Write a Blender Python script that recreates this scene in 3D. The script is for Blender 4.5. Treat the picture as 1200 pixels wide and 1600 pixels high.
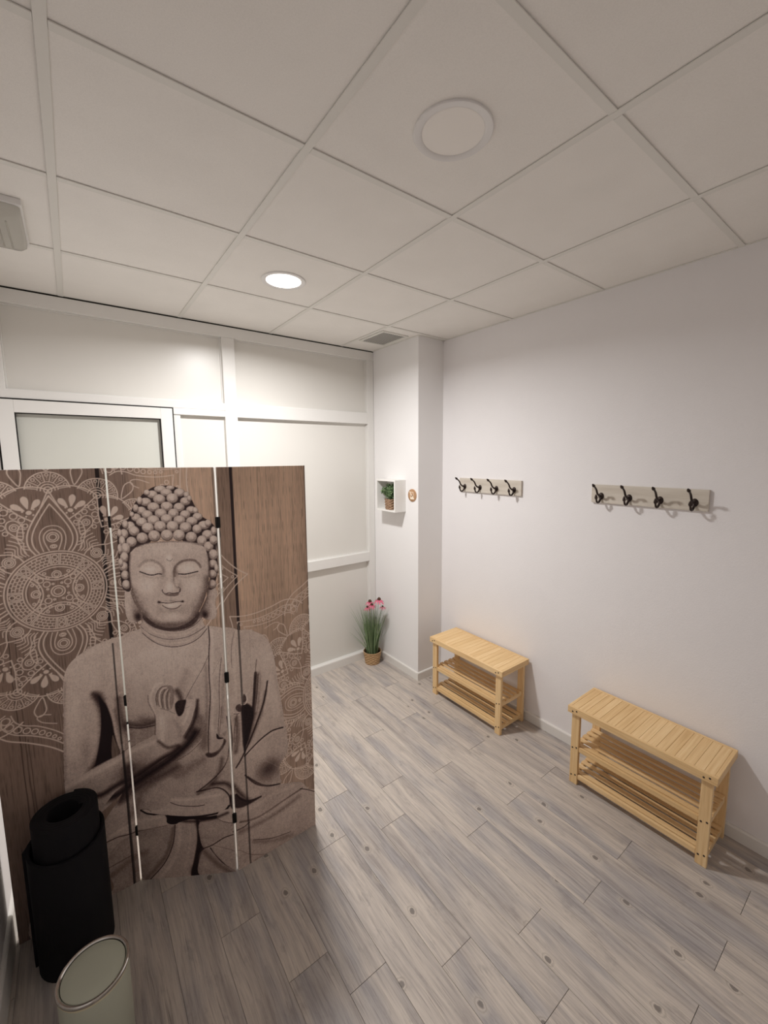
import bpy, bmesh, math, random
import numpy as np
from mathutils import Vector, Matrix

for _o in list(bpy.data.objects):
    bpy.data.objects.remove(_o)
scene = bpy.context.scene
COL = scene.collection
PI = math.pi
random.seed(7)

# ------------------------------------------------------------------ camera
CH = 2.7245            # ceiling height
XR, YB = 2.373, 2.4317   # right wall / far partition
XP, YP = 2.1115, 1.840   # free corner of the pillar
XL, YN = -0.340, -1.05   # left wall / wall behind the viewer
cam_d = bpy.data.cameras.new('camera')
cam = bpy.data.objects.new('camera', cam_d)
COL.objects.link(cam)
F_PX = 649.11
cam_d.sensor_fit = 'VERTICAL'
cam_d.sensor_height = 36.0
cam_d.lens = F_PX / 1600 * 36.0
cam_d.shift_x = -(610.49 - 600) / 1600
cam_d.shift_y = (790.74 - 800) / 1600
cam_d.clip_start = 0.02
_r = Vector((0.795884826500929, -0.6054112670883511, -0.006673876539415579))
_u = Vector((0.07681648433716651, 0.09003814135154778, 0.9929714803739514))
_b = Vector((-0.6005552186765711, -0.7908035981104511, 0.11816555562387918))
cam.matrix_world = Matrix(((_r.x, _u.x, _b.x, -0.0154), (_r.y, _u.y, _b.y, -0.6040),
                           (_r.z, _u.z, _b.z, 1.8296), (0, 0, 0, 1)))
scene.camera = cam

# ------------------------------------------------------------------ world, exposure
w = bpy.data.worlds.new('world')
scene.world = w
w.use_nodes = True
w.node_tree.nodes['Background'].inputs[0].default_value = (1, 1, 1, 1)
w.node_tree.nodes['Background'].inputs[1].default_value = 0.0
scene.view_settings.view_transform = 'Standard'
scene.view_settings.look = 'None'
scene.view_settings.gamma = 1
scene.view_settings.use_curve_mapping = False
scene.view_settings.exposure = 0.0
LAMP_W = 35.0
LAMP_SPREAD = 164.0      # beam of the flush LED fitting, degrees
scene.cycles.max_bounces = 10
scene.cycles.diffuse_bounces = 6
scene.cycles.glossy_bounces = 4

# ------------------------------------------------------------------ helpers
def srgb(r, g, b):
    f = lambda c: (c / 255 / 12.92) if c / 255 <= 0.04045 else ((c / 255 + 0.055) / 1.055) ** 2.4
    return (f(r), f(g), f(b), 1.0)

class NT:
    """small helper around a material's node tree"""
    def __init__(s, name, rough=0.6, spec=0.3, metal=0.0, coat=0.0):
        s.m = bpy.data.materials.new(name)
        s.m.use_nodes = True
        s.t = s.m.node_tree
        s.b = s.t.nodes['Principled BSDF']
        s.b.inputs['Roughness'].default_value = rough
        s.b.inputs['Specular IOR Level'].default_value = spec
        s.b.inputs['Metallic'].default_value = metal
        s.b.inputs['Coat Weight'].default_value = coat
    def n(s, typ, **kw):
        nd = s.t.nodes.new(typ)
        for k, v in kw.items():
            if k in nd.inputs: nd.inputs[k].default_value = v
            else: setattr(nd, k, v)
        return nd
    def l(s, a, b): s.t.links.new(a, b)
    def coords(s, scale=(1, 1, 1), kind='Object', rnd=False):
        tc = s.n('ShaderNodeTexCoord')
        out = tc.outputs[kind]
        if rnd:
            oi = s.n('ShaderNodeObjectInfo')
            mul = s.n('ShaderNodeMath', operation='MULTIPLY'); mul.inputs[1].default_value = 37.0
            s.l(oi.outputs['Random'], mul.inputs[0])
            add = s.n('ShaderNodeVectorMath', operation='ADD')
            cx = s.n('ShaderNodeCombineXYZ')
            for i in range(3): s.l(mul.outputs[0], cx.inputs[i])
            s.l(out, add.inputs[0]); s.l(cx.outputs[0], add.inputs[1])
            out = add.outputs[0]
        mp = s.n('ShaderNodeMapping')
        mp.inputs['Scale'].default_value = scale
        s.l(out, mp.inputs['Vector'])
        return mp.outputs[0]
    def noise(s, vec, scale=5, detail=4, rough=0.5, dist=0.0):
        nz = s.n('ShaderNodeTexNoise', Scale=scale, Detail=detail, Roughness=rough, Distortion=dist)
        s.l(vec, nz.inputs['Vector'])
        return nz.outputs['Fac']
    def ramp(s, fac, stops):
        r = s.n('ShaderNodeValToRGB')
        e = r.color_ramp.elements
        while len(e) < len(stops): e.new(0.5)
        for i, (p, c) in enumerate(stops):
            e[i].position = p; e[i].color = c
        s.l(fac, r.inputs[0])
        return r.outputs['Color']
    def mix(s, fac, a, b, mode='MIX'):
        m = s.n('ShaderNodeMix', data_type='RGBA', blend_type=mode)
        if isinstance(fac, (int, float)): m.inputs[0].default_value = fac
        else: s.l(fac, m.inputs[0])
        for i, v in ((6, a), (7, b)):
            if isinstance(v, tuple): m.inputs[i].default_value = v
            else: s.l(v, m.inputs[i])
        return m.outputs[2]
    def color(s, c):
        if isinstance(c, tuple): s.b.inputs['Base Color'].default_value = c
        else: s.l(c, s.b.inputs['Base Color'])
        return s
    def bump(s, h, strength=0.2, dist=0.01):
        b = s.n('ShaderNodeBump', Strength=strength, Distance=dist)
        s.l(h, b.inputs['Height'])
        s.l(b.outputs[0], s.b.inputs['Normal'])
        return s

def paint(name, col, rough=0.6, spec=0.3, bump=None, var=0.03, metal=0.0, coat=0.0):
    t = NT(name, rough, spec, metal, coat)
    v = t.coords()
    f = t.noise(v, 3.0, 4)
    d = tuple(c * (1 - var) for c in col[:3]) + (1,)
    t.color(t.ramp(f, [(0.3, d), (0.7, col)]))
    if bump:
        t.bump(t.noise(v, bump[0], 3, 0.6), bump[1], bump[2])
    return t.m

def bm_new(): return bmesh.new()
def bm_box(bm, x0, x1, y0, y1, z0, z1, bev=0.0, seg=1):
    vs = [bm.verts.new((x, y, z)) for x in (x0, x1) for y in (y0, y1) for z in (z0, z1)]
    q = [(0, 1, 3, 2), (4, 6, 7, 5), (0, 4, 5, 1), (2, 3, 7, 6), (0, 2, 6, 4), (1, 5, 7, 3)]
    fs = [bm.faces.new([vs[i] for i in f]) for f in q]
    if bev > 0:
        es = list({e for f in fs for e in f.edges})
        bmesh.ops.bevel(bm, geom=es, offset=bev, segments=seg, affect='EDGES', profile=0.6)
    return vs
def bm_lathe(bm, prof, n=32, c=(0, 0, 0), cap0=False, cap1=False):
    rings = []
    for r, z in prof:
        rings.append([bm.verts.new((c[0] + r * math.cos(2 * PI * i / n), c[1] + r * math.sin(2 * PI * i / n), c[2] + z)) for i in range(n)])
    for a, b in zip(rings, rings[1:]):
        for i in range(n):
            j = (i + 1) % n
            bm.faces.new((a[i], a[j], b[j], b[i]))
    if cap0: bm.faces.new(list(reversed(rings[0])))
    if cap1: bm.faces.new(rings[-1])
    return rings
def bm_tube(bm, pts, rad, n=8, cap=True):
    pts = [Vector(p) for p in pts]
    rr = rad if isinstance(rad, (list, tuple)) else [rad] * len(pts)
    prev = None; rings = []
    t0 = (pts[1] - pts[0]).normalized()
    up = Vector((0, 0, 1)) if abs(t0.z) < 0.9 else Vector((1, 0, 0))
    x = t0.cross(up).normalized()
    for i, p in enumerate(pts):
        t = (pts[min(i + 1, len(pts) - 1)] - pts[max(i - 1, 0)]).normalized()
        x = (x - t * x.dot(t)).normalized()
        y = t.cross(x)
        rings.append([bm.verts.new(p + (x * math.cos(2 * PI * k / n) + y * math.sin(2 * PI * k / n)) * rr[i]) for k in range(n)])
    for a, b in zip(rings, rings[1:]):
        for k in range(n):
            j = (k + 1) % n
            bm.faces.new((a[k], a[j], b[j], b[k]))
    if cap:
        bm.faces.new(list(reversed(rings[0]))); bm.faces.new(rings[-1])
def bm_prism(bm, poly, z0, z1):
    a = [bm.verts.new((x, y, z0)) for x, y in poly]
    b = [bm.verts.new((x, y, z1)) for x, y in poly]
    n = len(poly)
    bm.faces.new(list(reversed(a))); bm.faces.new(b)
    for i in range(n):
        j = (i + 1) % n
        bm.faces.new((a[i], a[j], b[j], b[i]))
def obj(name, bm, mat, parent=None, loc=None, smooth=False, kind=None, label=None, cat=None, group=None):
    me = bpy.data.meshes.new(name)
    bmesh.ops.recalc_face_normals(bm, faces=bm.faces)
    bm.to_mesh(me); bm.free()
    if mat: me.materials.append(mat)
    if smooth:
        me.polygons.foreach_set('use_smooth', [True] * len(me.polygons))
        try: me.set_sharp_from_angle(angle=math.radians(40))
        except Exception: pass
    return link(name, me, parent, loc, kind, label, cat, group)
def link(name, me, parent=None, loc=None, kind=None, label=None, cat=None, group=None):
    o = bpy.data.objects.new(name, me)
    COL.objects.link(o)
    if parent: o.parent = parent
    if loc: o.location = loc
    tag(o, kind, label, cat, group)
    return o
def tag(o, kind=None, label=None, cat=None, group=None):
    if kind: o['kind'] = kind
    if label: o['label'] = label
    if cat: o['category'] = cat
    if group: o['group'] = group
def thing(name, loc, label, cat, group=None, rz=0.0):
    o = bpy.data.objects.new(name, None)
    o.empty_display_size = 0.05
    COL.objects.link(o)
    o.location = loc; o.rotation_euler = (0, 0, rz)
    tag(o, None, label, cat, group)
    return o
def copy_tree(o, parent=None):
    c = o.copy(); COL.objects.link(c); c.parent = parent
    for ch in list(o.children): copy_tree(ch, c)
    return c
def box(name, b, mat, parent=None, bev=0.0, seg=1, **kw):
    bm = bm_new(); bm_box(bm, *b, bev=bev, seg=seg)
    return obj(name, bm, mat, parent, **kw)

# ------------------------------------------------------------------ materials
M = {}
M['wall'] = paint('painted_plaster', srgb(235, 232, 232), 0.85, 0.2, bump=(170, 0.22, 0.004), var=0.02)
M['pillar'] = paint('painted_pillar', srgb(235, 233, 232), 0.85, 0.2, bump=(190, 0.12, 0.003), var=0.02)
M['laminate'] = paint('white_laminate', srgb(219, 216, 210), 0.32, 0.45, var=0.01)
M['alu_white'] = paint('white_lacquered_aluminium', srgb(226, 224, 220), 0.24, 0.45, var=0.01)
M['door_pane'] = paint('door_infill', srgb(200, 200, 192), 0.35, 0.4, var=0.01)
M['gasket'] = paint('black_gasket', srgb(28, 26, 25), 0.6, 0.2)
M['skirting'] = paint('white_skirting', srgb(226, 223, 218), 0.45, 0.4, var=0.01)
M['gap'] = paint('dark_plenum', srgb(50, 47, 44), 0.9, 0.1)
M['grid'] = paint('ceiling_grid_enamel', srgb(226, 224, 218), 0.5, 0.3, var=0.01)
def ceiling_tile_mat():
    t = NT('mineral_fibre_tile', 0.92, 0.1)
    v = t.coords(rnd=True)
    f = t.noise(v, 5, 3); g = t.noise(v, 260, 2, 0.7)
    c = t.ramp(f, [(0.3, srgb(236, 233, 228)), (0.7, srgb(240, 237, 232))])
    t.color(t.mix(0.06, c, t.ramp(g, [(0.35, srgb(150, 143, 135)), (0.6, srgb(235, 230, 222))])))
    t.bump(g, 0.15, 0.002)
    return t.m
M['tile'] = ceiling_tile_mat()
def floor_mat():
    t = NT('grey_oak_vinyl', 0.5, 0.3)
    v = t.coords(rnd=True)
    def mapped(sc, src=v):
        mp = t.n('ShaderNodeMapping'); mp.inputs['Scale'].default_value = sc
        t.l(src, mp.inputs['Vector']); return mp.outputs[0]
    # long soft streaks
    warp = t.noise(mapped((5, 1.6, 5)), 1.0, 2)
    wv = t.n('ShaderNodeVectorMath', operation='MULTIPLY_ADD')
    cw = t.n('ShaderNodeCombineXYZ'); t.l(warp, cw.inputs[0])
    t.l(cw.outputs[0], wv.inputs[0]); wv.inputs[1].default_value = (0.045, 0, 0); t.l(v, wv.inputs[2])
    g = wv.outputs[0]
    s1 = t.noise(mapped((17, 1.1, 1), g), 1.0, 3, 0.55)
    base = t.ramp(s1, [(0.30, srgb(156, 148, 144)), (0.44, srgb(186, 176, 168)), (0.56, srgb(204, 193, 182)), (0.70, srgb(180, 171, 166))])
    s2 = t.noise(mapped((9, 1.9, 1), g), 1.0, 2, 0.5)
    base = t.mix(t.ramp(s2, [(0.48, (0, 0, 0, 1)), (0.66, (0.85, 0.85, 0.85, 1))]), base, srgb(153, 150, 153))
    s3 = t.noise(mapped((110, 5.0, 1), g), 1.0, 5, 0.7)
    base = t.mix(0.30, base, t.ramp(s3, [(0.32, srgb(104, 95, 89)), (0.5, srgb(176, 166, 156)), (0.68, srgb(214, 203, 190))]))
    s4 = t.noise(mapped((70, 2.2, 1), g), 1.0, 5, 0.7)
    base = t.mix(t.ramp(s4, [(0.60, (0, 0, 0, 1)), (0.72, (0.5, 0.5, 0.5, 1))]), base, srgb(116, 107, 101))
    # fine dark grain lines
    s5 = t.noise(mapped((330, 7.0, 1), g), 1.0, 3, 0.6)
    base = t.mix(t.ramp(s5, [(0.55, (0, 0, 0, 1)), (0.72, (0.55, 0.55, 0.55, 1))]), base, srgb(106, 99, 95))
    s6 = t.noise(mapped((26, 9.0, 1), g), 1.0, 4, 0.7)
    base = t.mix(t.ramp(s6, [(0.56, (0, 0, 0, 1)), (0.74, (0.45, 0.45, 0.45, 1))]), base, srgb(124, 118, 116))
    # knots with a pale halo
    kv = mapped((6.0, 4.4, 1), v)
    vo = t.n('ShaderNodeTexVoronoi', Scale=1.0, Randomness=1.0, voronoi_dimensions='2D'); t.l(kv, vo.inputs['Vector'])
    kn = t.noise(mapped((55, 40, 1)), 1.0, 3); km = t.n('ShaderNodeMath', operation='MULTIPLY_ADD')
    t.l(kn, km.inputs[0]); km.inputs[1].default_value = 0.09; km.inputs[2].default_value = -0.045
    kd = t.n('ShaderNodeMath', operation='ADD')
    t.l(vo.outputs['Distance'], kd.inputs[0]); t.l(km.outputs[0], kd.inputs[1])
    sep = t.n('ShaderNodeSeparateColor'); t.l(vo.outputs['Color'], sep.inputs[0])
    on_ = t.n('ShaderNodeMath', operation='GREATER_THAN'); on_.inputs[1].default_value = 0.66
    t.l(sep.outputs[0], on_.inputs[0])
    def knot_layer(base, stops, amt, col):
        r_ = t.ramp(kd.outputs[0], stops)
        m_ = t.n('ShaderNodeMath', operation='MULTIPLY'); t.l(r_, m_.inputs[0]); t.l(on_.outputs[0], m_.inputs[1])
        q_ = t.n('ShaderNodeMath', operation='MULTIPLY'); t.l(m_.outputs[0], q_.inputs[0]); q_.inputs[1].default_value = amt
        return t.mix(q_.outputs[0], base, col)
    K0, K1 = (0, 0, 0, 1), (1, 1, 1, 1)
    base = knot_layer(base, [(0.05, K1), (0.19, K0)], 0.55, srgb(202, 191, 178))
    base = knot_layer(base, [(0.072, K0), (0.088, K1), (0.098, K1), (0.112, K0)], 0.28, srgb(118, 108, 102))
    base = knot_layer(base, [(0.045, K1), (0.066, K0)], 0.75, srgb(98, 91, 88))
    t.color(base)
    t.bump(s3, 0.12, 0.002)
    return t.m
M['floor'] = floor_mat()
def bamboo_mat(name, axis):
    t = NT(name, 0.42, 0.4)
    v = t.coords(rnd=True)
    sc = [90, 90, 90]; sc[axis] = 3.5
    mp = t.n('ShaderNodeMapping'); mp.inputs['Scale'].default_value = sc; t.l(v, mp.inputs['Vector'])
    f = t.noise(mp.outputs[0], 1.0, 4, 0.6)
    c = t.ramp(f, [(0.25, srgb(216, 178, 127)), (0.5, srgb(233, 199, 149)), (0.75, srgb(242, 213, 166))])
    oi = t.n('ShaderNodeObjectInfo')
    rr = t.ramp(oi.outputs['Random'], [(0, srgb(244, 240, 232)), (1, srgb(255, 255, 255))])
    t.color(t.mix(1.0, c, rr, 'MULTIPLY'))
    return t.m
for i, a in enumerate('xyz'): M['bamboo_' + a] = bamboo_mat('bamboo_grain_' + a, i)
M['bolt'] = paint('dark_bolt', srgb(58, 44, 34), 0.45, 0.5)
M['bronze'] = paint('oiled_bronze', srgb(54, 42, 38), 0.4, 0.5, metal=0.55)
def board_mat():
    t = NT('pale_limed_wood', 0.6, 0.3)
    v = t.coords()
    mp = t.n('ShaderNodeMapping'); mp.inputs['Scale'].default_value = (40, 3, 40); t.l(v, mp.inputs['Vector'])
    f = t.noise(mp.outputs[0], 1.0, 4, 0.6)
    t.color(t.ramp(f, [(0.3, srgb(196, 186, 172)), (0.7, srgb(214, 206, 194))]))
    return t.m
M['board'] = board_mat()

# ------------------------------------------------------------------ floor
PITCH, PLEN, X0F = 0.1523, 0.8965, 0.448
floor = box('floor', (XL, XR, YN, YB, -0.06, -0.008), M['gap'], kind='structure')
full = None
JOINT = {0: .6125, 1: .455, 2: .987, 3: .320, 4: .008, 5: .215, 6: .617, 7: .120, 8: -.28, 9: .123, 10: .6127, 11: .30, -1: .90, -2: .33, -3: .70, -4: .12, -5: .5, -6: .25}
def plank_mesh(wx, ly):
    bm = bm_new()
    g = 0.0007
    bm_box(bm, -wx / 2 + g * .6, wx / 2 - g * .6, -ly / 2 + g, ly / 2 - g, -0.0085, 0.0)
    # chamfer only the top rim
    es = [e for e in bm.edges if all(v.co.z > -0.001 for v in e.verts)]
    bmesh.ops.bevel(bm, geom=es, offset=0.0006, segments=1, affect='EDGES')
    me = bpy.data.meshes.new('floor_plank')
    bmesh.ops.recalc_face_normals(bm, faces=bm.faces)
    bm.to_mesh(me); bm.free(); me.materials.append(M['floor'])
    return me
_cache = {}
for c in range(-6, 13):
    xa, xb = X0F + c * PITCH, X0F + (c + 1) * PITCH
    xa, xb = max(xa, XL), min(xb, XR)
    if xb - xa < 0.01: continue
    y0 = JOINT.get(c, 0.4)
    while y0 > YN: y0 -= PLEN
    y = y0
    while y < YB:
        ya, yb = max(y, YN), min(y + PLEN, YB)
        if yb - ya > 0.01:
            k = (round(xb - xa, 4), round(yb - ya, 4))
            if k not in _cache: _cache[k] = plank_mesh(xb - xa, yb - ya)
            link('floor_plank', _cache[k], floor, ((xa + xb) / 2, (ya + yb) / 2, 0))
        y += PLEN

# ------------------------------------------------------------------ ceiling
TZ = CH + 0.0045
ceiling = box('ceiling', (XL - .1, XR + .1, YN - .1, YB + .1, CH + 0.06, CH + 0.12), M['gap'], kind='structure')
GX = [XL, 0, .6, 1.2, 1.8, XR]
GY = [YN, -.6, 0, .6, 1.2, 1.8, YB]
for i in range(len(GX) - 1):
    for j in range(len(GY) - 1):
        a, b, c, d = GX[i] + .004, GX[i + 1] - .004, GY[j] + .004, GY[j + 1] - .004
        if i == 4 and j == 6:      # the corner tile is notched round the pillar
            bm = bm_new()
            bm_prism(bm, [(a, c), (b, c), (b, YP - .003), (XP - .003, YP - .003), (XP - .003, d), (a, d)], TZ, TZ + .015)
            obj('ceiling_tile', bm, M['tile'], ceiling)
            continue
        bm = bm_new()
        hx, hy = (b - a) / 2, (d - c) / 2
        bm_box(bm, -hx, hx, -hy, hy, 0, .015)
        obj('ceiling_tile', bm, M['tile'], ceiling, loc=((a + b) / 2, (c + d) / 2, TZ))
def tbar(name, x0, x1, y0, y1):
    bm = bm_new()
    bm_box(bm, x0, x1, y0, y1, CH, CH + .0035, bev=.0007)
    if x1 - x0 > y1 - y0: bm_box(bm, x0, x1, (y0 + y1) / 2 - .003, (y0 + y1) / 2 + .003, CH + .002, CH + .04)
    else: bm_box(bm, (x0 + x1) / 2 - .003, (x0 + x1) / 2 + .003, y0, y1, CH + .002, CH + .04)
    obj(name, bm, M['grid'], ceiling)
for x in GX[1:-1]: tbar('main_runner', x - .012, x + .012, YN, YB)
for y in GY[1:-1]:
    for i in range(len(GX) - 1):
        xa = GX[i] + (.0125 if i else 0); xb = GX[i + 1] - (.0125 if i < len(GX) - 2 else 0)
        tbar('cross_tee', xa, xb, y - .012, y + .012)
def wangle(b): box('wall_angle', b, M['grid'], ceiling)
A = .010
wangle((XR - A, XR, YN, YP, CH + .0005, CH + .0035)); wangle((XP, XR, YP - A, YP, CH + .0005, CH + .0035))
wangle((XP - A, XP, YP - A, YB, CH + .0005, CH + .0035))
wangle((XL, XP - A, YB - .006, YB, CH + .002, CH + .005))

# ------------------------------------------------------------------ walls
box('wall_right', (XR, XR + .12, YN - .1, YB + .1, 0, CH + .06), M['wall'], kind='structure')
box('wall_left', (XL - .12, XL, YN - .1, YB + .1, 0, CH + .06), M['wall'], kind='structure')
box('wall_near', (XL, XR, YN - .12, YN, 0, CH + .06), M['wall'], kind='structure')
box('wall_pillar', (XP, XR, YP, YB, 0, CH + .06), M['pillar'], kind='structure')
# skirting boards with a rounded top
def skirting(name, p0, p1, nrm, h=.066, t=.013):
    bm = bm_new()
    p0, p1, nv = Vector(p0), Vector(p1), Vector(nrm)
    prof = [(0, 0), (t, 0), (t, h - .008), (t * .7, h - .002), (t * .3, h), (0, h)]
    ra = [bm.verts.new((p0.x + nv.x * a, p0.y + nv.y * a, z)) for a, z in prof]
    rb = [bm.verts.new((p1.x + nv.x * a, p1.y + nv.y * a, z)) for a, z in prof]
    n = len(prof)
    for i in range(n): bm.faces.new((ra[i], ra[(i + 1) % n], rb[(i + 1) % n], rb[i]))
    bm.faces.new(ra); bm.faces.new(list(reversed(rb)))
    obj(name, bm, M['skirting'], kind='structure')
skirting('baseboard_right', (XR, YN), (XR, YP), (-1, 0))
skirting('baseboard_pillar_front', (XP - .013, YP), (XR, YP), (0, -1))
skirting('baseboard_pillar_side', (XP, YP), (XP, YB), (-1, 0))
skirting('baseboard_left', (XL, YN), (XL, YB), (1, 0), h=.13)

# partition of white panels between posts and rails
DX0, DX1, DZ = -.314, .519, 2.147        # door leaf
wb = box('wall_back', (XL, XP, YB + .045, YB + .12, 0, CH + .06), M['laminate'], kind='structure')
def part(name, x0, x1, z0, z1, y0=YB, y1=YB + .046, mat='alu_white', bev=.0035):
    return box(name, (x0, x1, y0, y1, z0, z1), M[mat], wb, bev=bev, seg=2)
part('top_rail', XL, XP, 2.647, CH - .006, YB - .002)
part('shadow_gap', XL, XP, CH - .0065, CH + .03, YB + .006, YB + .045, 'gap', 0)
part('post', XL, -.270, 2.2, 2.647); part('post', XL, DX0 - .006, 0, 2.2)
part('post', .852, .937, 0, 2.647); part('post', 2.046, XP, 0, 2.647)
part('rail', XL, .852, DZ + .006, 2.203, YB - .001); part('rail', DX1 + .006, .852, 2.112, DZ + .006)
part('rail', .937, 2.046, 2.112, 2.206)
part('rail', .937, 2.046, .898, .982); part('rail', DX1 + .05, .852, .898, .982)
part('door_post', DX1 + .006, DX1 + .05, 0, 2.112, YB + .008)
part('bottom_rail', .937, 2.046, 0, .066); part('bottom_rail', DX1 + .05, .852, 0, .066)
PY = YB + .034
def panel(x0, x1, z0, z1):
    part('panel', x0 - .005, x1 + .005, z0 - .005, z1 + .005, PY, YB + .046, 'laminate', 0)
panel(-.270, .852, 2.203, 2.647); panel(.937, 2.046, 2.206, 2.647)
panel(DX1 + .05, .852, .982, 2.112); panel(.937, 2.046, .982, 2.112)
panel(DX1 + .05, .852, .06, .898); panel(.937, 2.046, .06, .898)
# thin glazing beads round the upper panels
def bead(x0, x1, z0, z1):
    for b in ((x0, x1, z0, z0 + .007), (x0, x1, z1 - .007, z1)): part('glazing_bead', *b, YB + .026, PY, bev=.001)
    for b in ((x0, x0 + .007, z0 + .007, z1 - .007), (x1 - .007, x1, z0 + .007, z1 - .007)): part('glazing_bead', *b, YB + .026, PY, bev=.001)
bead(-.270, .852, 2.203, 2.647); bead(.937, 2.046, 2.206, 2.647)
bead(.937, 2.046, .982, 2.112); bead(.937, 2.046, .06, .898)
skirting('baseboard_back', (DX1 + .05, YB), (XP - .013, YB), (0, -1), h=.07)

# door
door = box('door_1', (DX0 - .006, DX1 + .006, YB + .028, YB + .034, 0, DZ + .006), M['gasket'], kind='structure')
def dpart(name, x0, x1, z0, z1, y0=YB - .012, y1=YB + .028, mat='alu_white', bev=.002):
    return box(name, (x0, x1, y0, y1, z0, z1), M[mat], door, bev=bev, seg=2)
SW = .068
dpart('stile', DX0, DX0 + SW, .01, DZ); dpart('stile', DX1 - SW, DX1, .01, DZ)
dpart('head_rail', DX0 + SW, DX1 - SW, DZ - SW, DZ); dpart('bottom_rail', DX0 + SW, DX1 - SW, .01, .12)
GA = .004
dpart('infill_panel', DX0 + SW + GA, DX1 - SW - GA, .12 + GA, DZ - SW - GA, YB + .02, YB + .028, 'door_pane', 0)
for b in ((DX0 + SW, DX0 + SW + GA, .12, DZ - SW), (DX1 - SW - GA, DX1 - SW, .12, DZ - SW)):
    dpart('gasket', *b, YB - .006, YB + .028, 'gasket', 0)
for b in ((DX0 + SW + GA, DX1 - SW - GA, DZ - SW - GA, DZ - SW), (DX0 + SW + GA, DX1 - SW - GA, .12, .12 + GA)):
    dpart('gasket', *b, YB - .006, YB + .028, 'gasket', 0)
for b in ((DX0 - .008, DX0, .01, DZ + .008), (DX1, DX1 + .008, .01, DZ + .008), (DX0, DX1, DZ, DZ + .008)):
    dpart('door_seal', *b, YB - .005, YB + .028, 'gasket', 0)

# ------------------------------------------------------------------ ceiling fittings
M['lamp_ring'] = paint('lamp_ring_white', srgb(226, 224, 222), 0.45, 0.4, var=0.01)
M['lamp_off'] = paint('opal_diffuser', srgb(240, 236, 230), 0.5, 0.4, var=0.01)
def glow_mat():
    t = NT('lit_diffuser', 0.5, 0.3)
    t.color((0.9, 0.9, 0.88, 1))
    t.b.inputs['Emission Color'].default_value = (1.0, 0.965, 0.92, 1)
    t.b.inputs['Emission Strength'].default_value = 4.0
    return t.m
M['lamp_on'] = glow_mat()
def downlight(x, y, lit, label):
    t = thing('ceiling_downlight', (x, y, TZ), label, 'ceiling light')
    bm = bm_new()
    bm_lathe(bm, [(.111, 0), (.111, -.004), (.109, -.006), (.091, -.0055), (.0875, -.003), (.0875, 0)], 64)
    obj('trim_ring', bm, M['lamp_ring'], t, smooth=True)
    bm = bm_new()
    bm_lathe(bm, [(.0, -.0035), (.05, -.0035), (.0872, -.003)], 64)
    obj('diffuser', bm, M['lamp_on' if lit else 'lamp_off'], t, smooth=True)
    if lit:
        ld = bpy.data.lights.new('downlight_glow', 'AREA')
        ld.shape = 'DISK'; ld.size = .165; ld.energy = LAMP_W; ld.color = (1.0, 0.985, 0.975); ld.spread = math.radians(LAMP_SPREAD)
        lo = bpy.data.objects.new('downlight_glow', ld)
        COL.objects.link(lo); lo.parent = t; lo.location = (0, 0, -.009)
    return t
downlight(.915, 1.516, True, 'round flush ceiling downlight that is switched on, glowing white')
downlight(.900, .302, False, 'round flush ceiling downlight that is switched off, nearest overhead')

def clear_plastic():
    t = NT('clear_ribbed_plastic', 0.25, 0.5)
    t.color(srgb(232, 230, 222))
    t.b.inputs['Transmission Weight'].default_value = 0.75
    t.b.inputs['IOR'].default_value = 1.2
    return t.m
M['clear'] = clear_plastic()
t = thing('emergency_light', (-.19, 1.60, TZ), 'rectangular emergency light with ribbed clear cover on the ceiling', 'emergency light')
box('backplate', (-.10, .10, -.185, .185, -.022, 0), M['lamp_ring'], t, bev=.005, seg=2)
bm = bm_new()
secs = [(.094, .176, -.022), (.092, .172, -.038), (.080, .150, -.056), (.066, .128, -.060)]
rings = []
for hx, hy, z in secs:
    r_ = []
    for cx_, cy_, a0 in ((hx, hy, 0), (-hx, hy, 90), (-hx, -hy, 180), (hx, -hy, 270)):
        for k in range(5):
            a = math.radians(a0 + k * 22.5); rr = .02
            r_.append(bm.verts.new((cx_ - math.copysign(rr, cx_) + rr * math.cos(a), cy_ - math.copysign(rr, cy_) + rr * math.sin(a), z)))
    rings.append(r_)
for a, b in zip(rings, rings[1:]):
    for k in range(len(a)): bm.faces.new((a[k], a[(k + 1) % len(a)], b[(k + 1) % len(a)], b[k]))
bm.faces.new(rings[-1])
cv_ = obj('clear_cover', bm, M['clear'], t, smooth=True)
bm = bm_new(); bm_tube(bm, [(0, -.13, -.034), (0, .13, -.034)], .008, 10); obj('tube', bm, M['lamp_ring'], t, smooth=True)
for yy in (-.135, .135): box('tube_holder', (-.014, .014, yy - .01, yy + .01, -.046, -.021), M['lamp_ring'], t, bev=.002)
for k in range(5):
    xx = -.05 + k * .025
    bm = bm_new(); bm_tube(bm, [(xx, -.12, -.0600), (xx, .12, -.0600)], .003, 6); obj('rib', bm, M['clear'], cv_)

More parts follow.
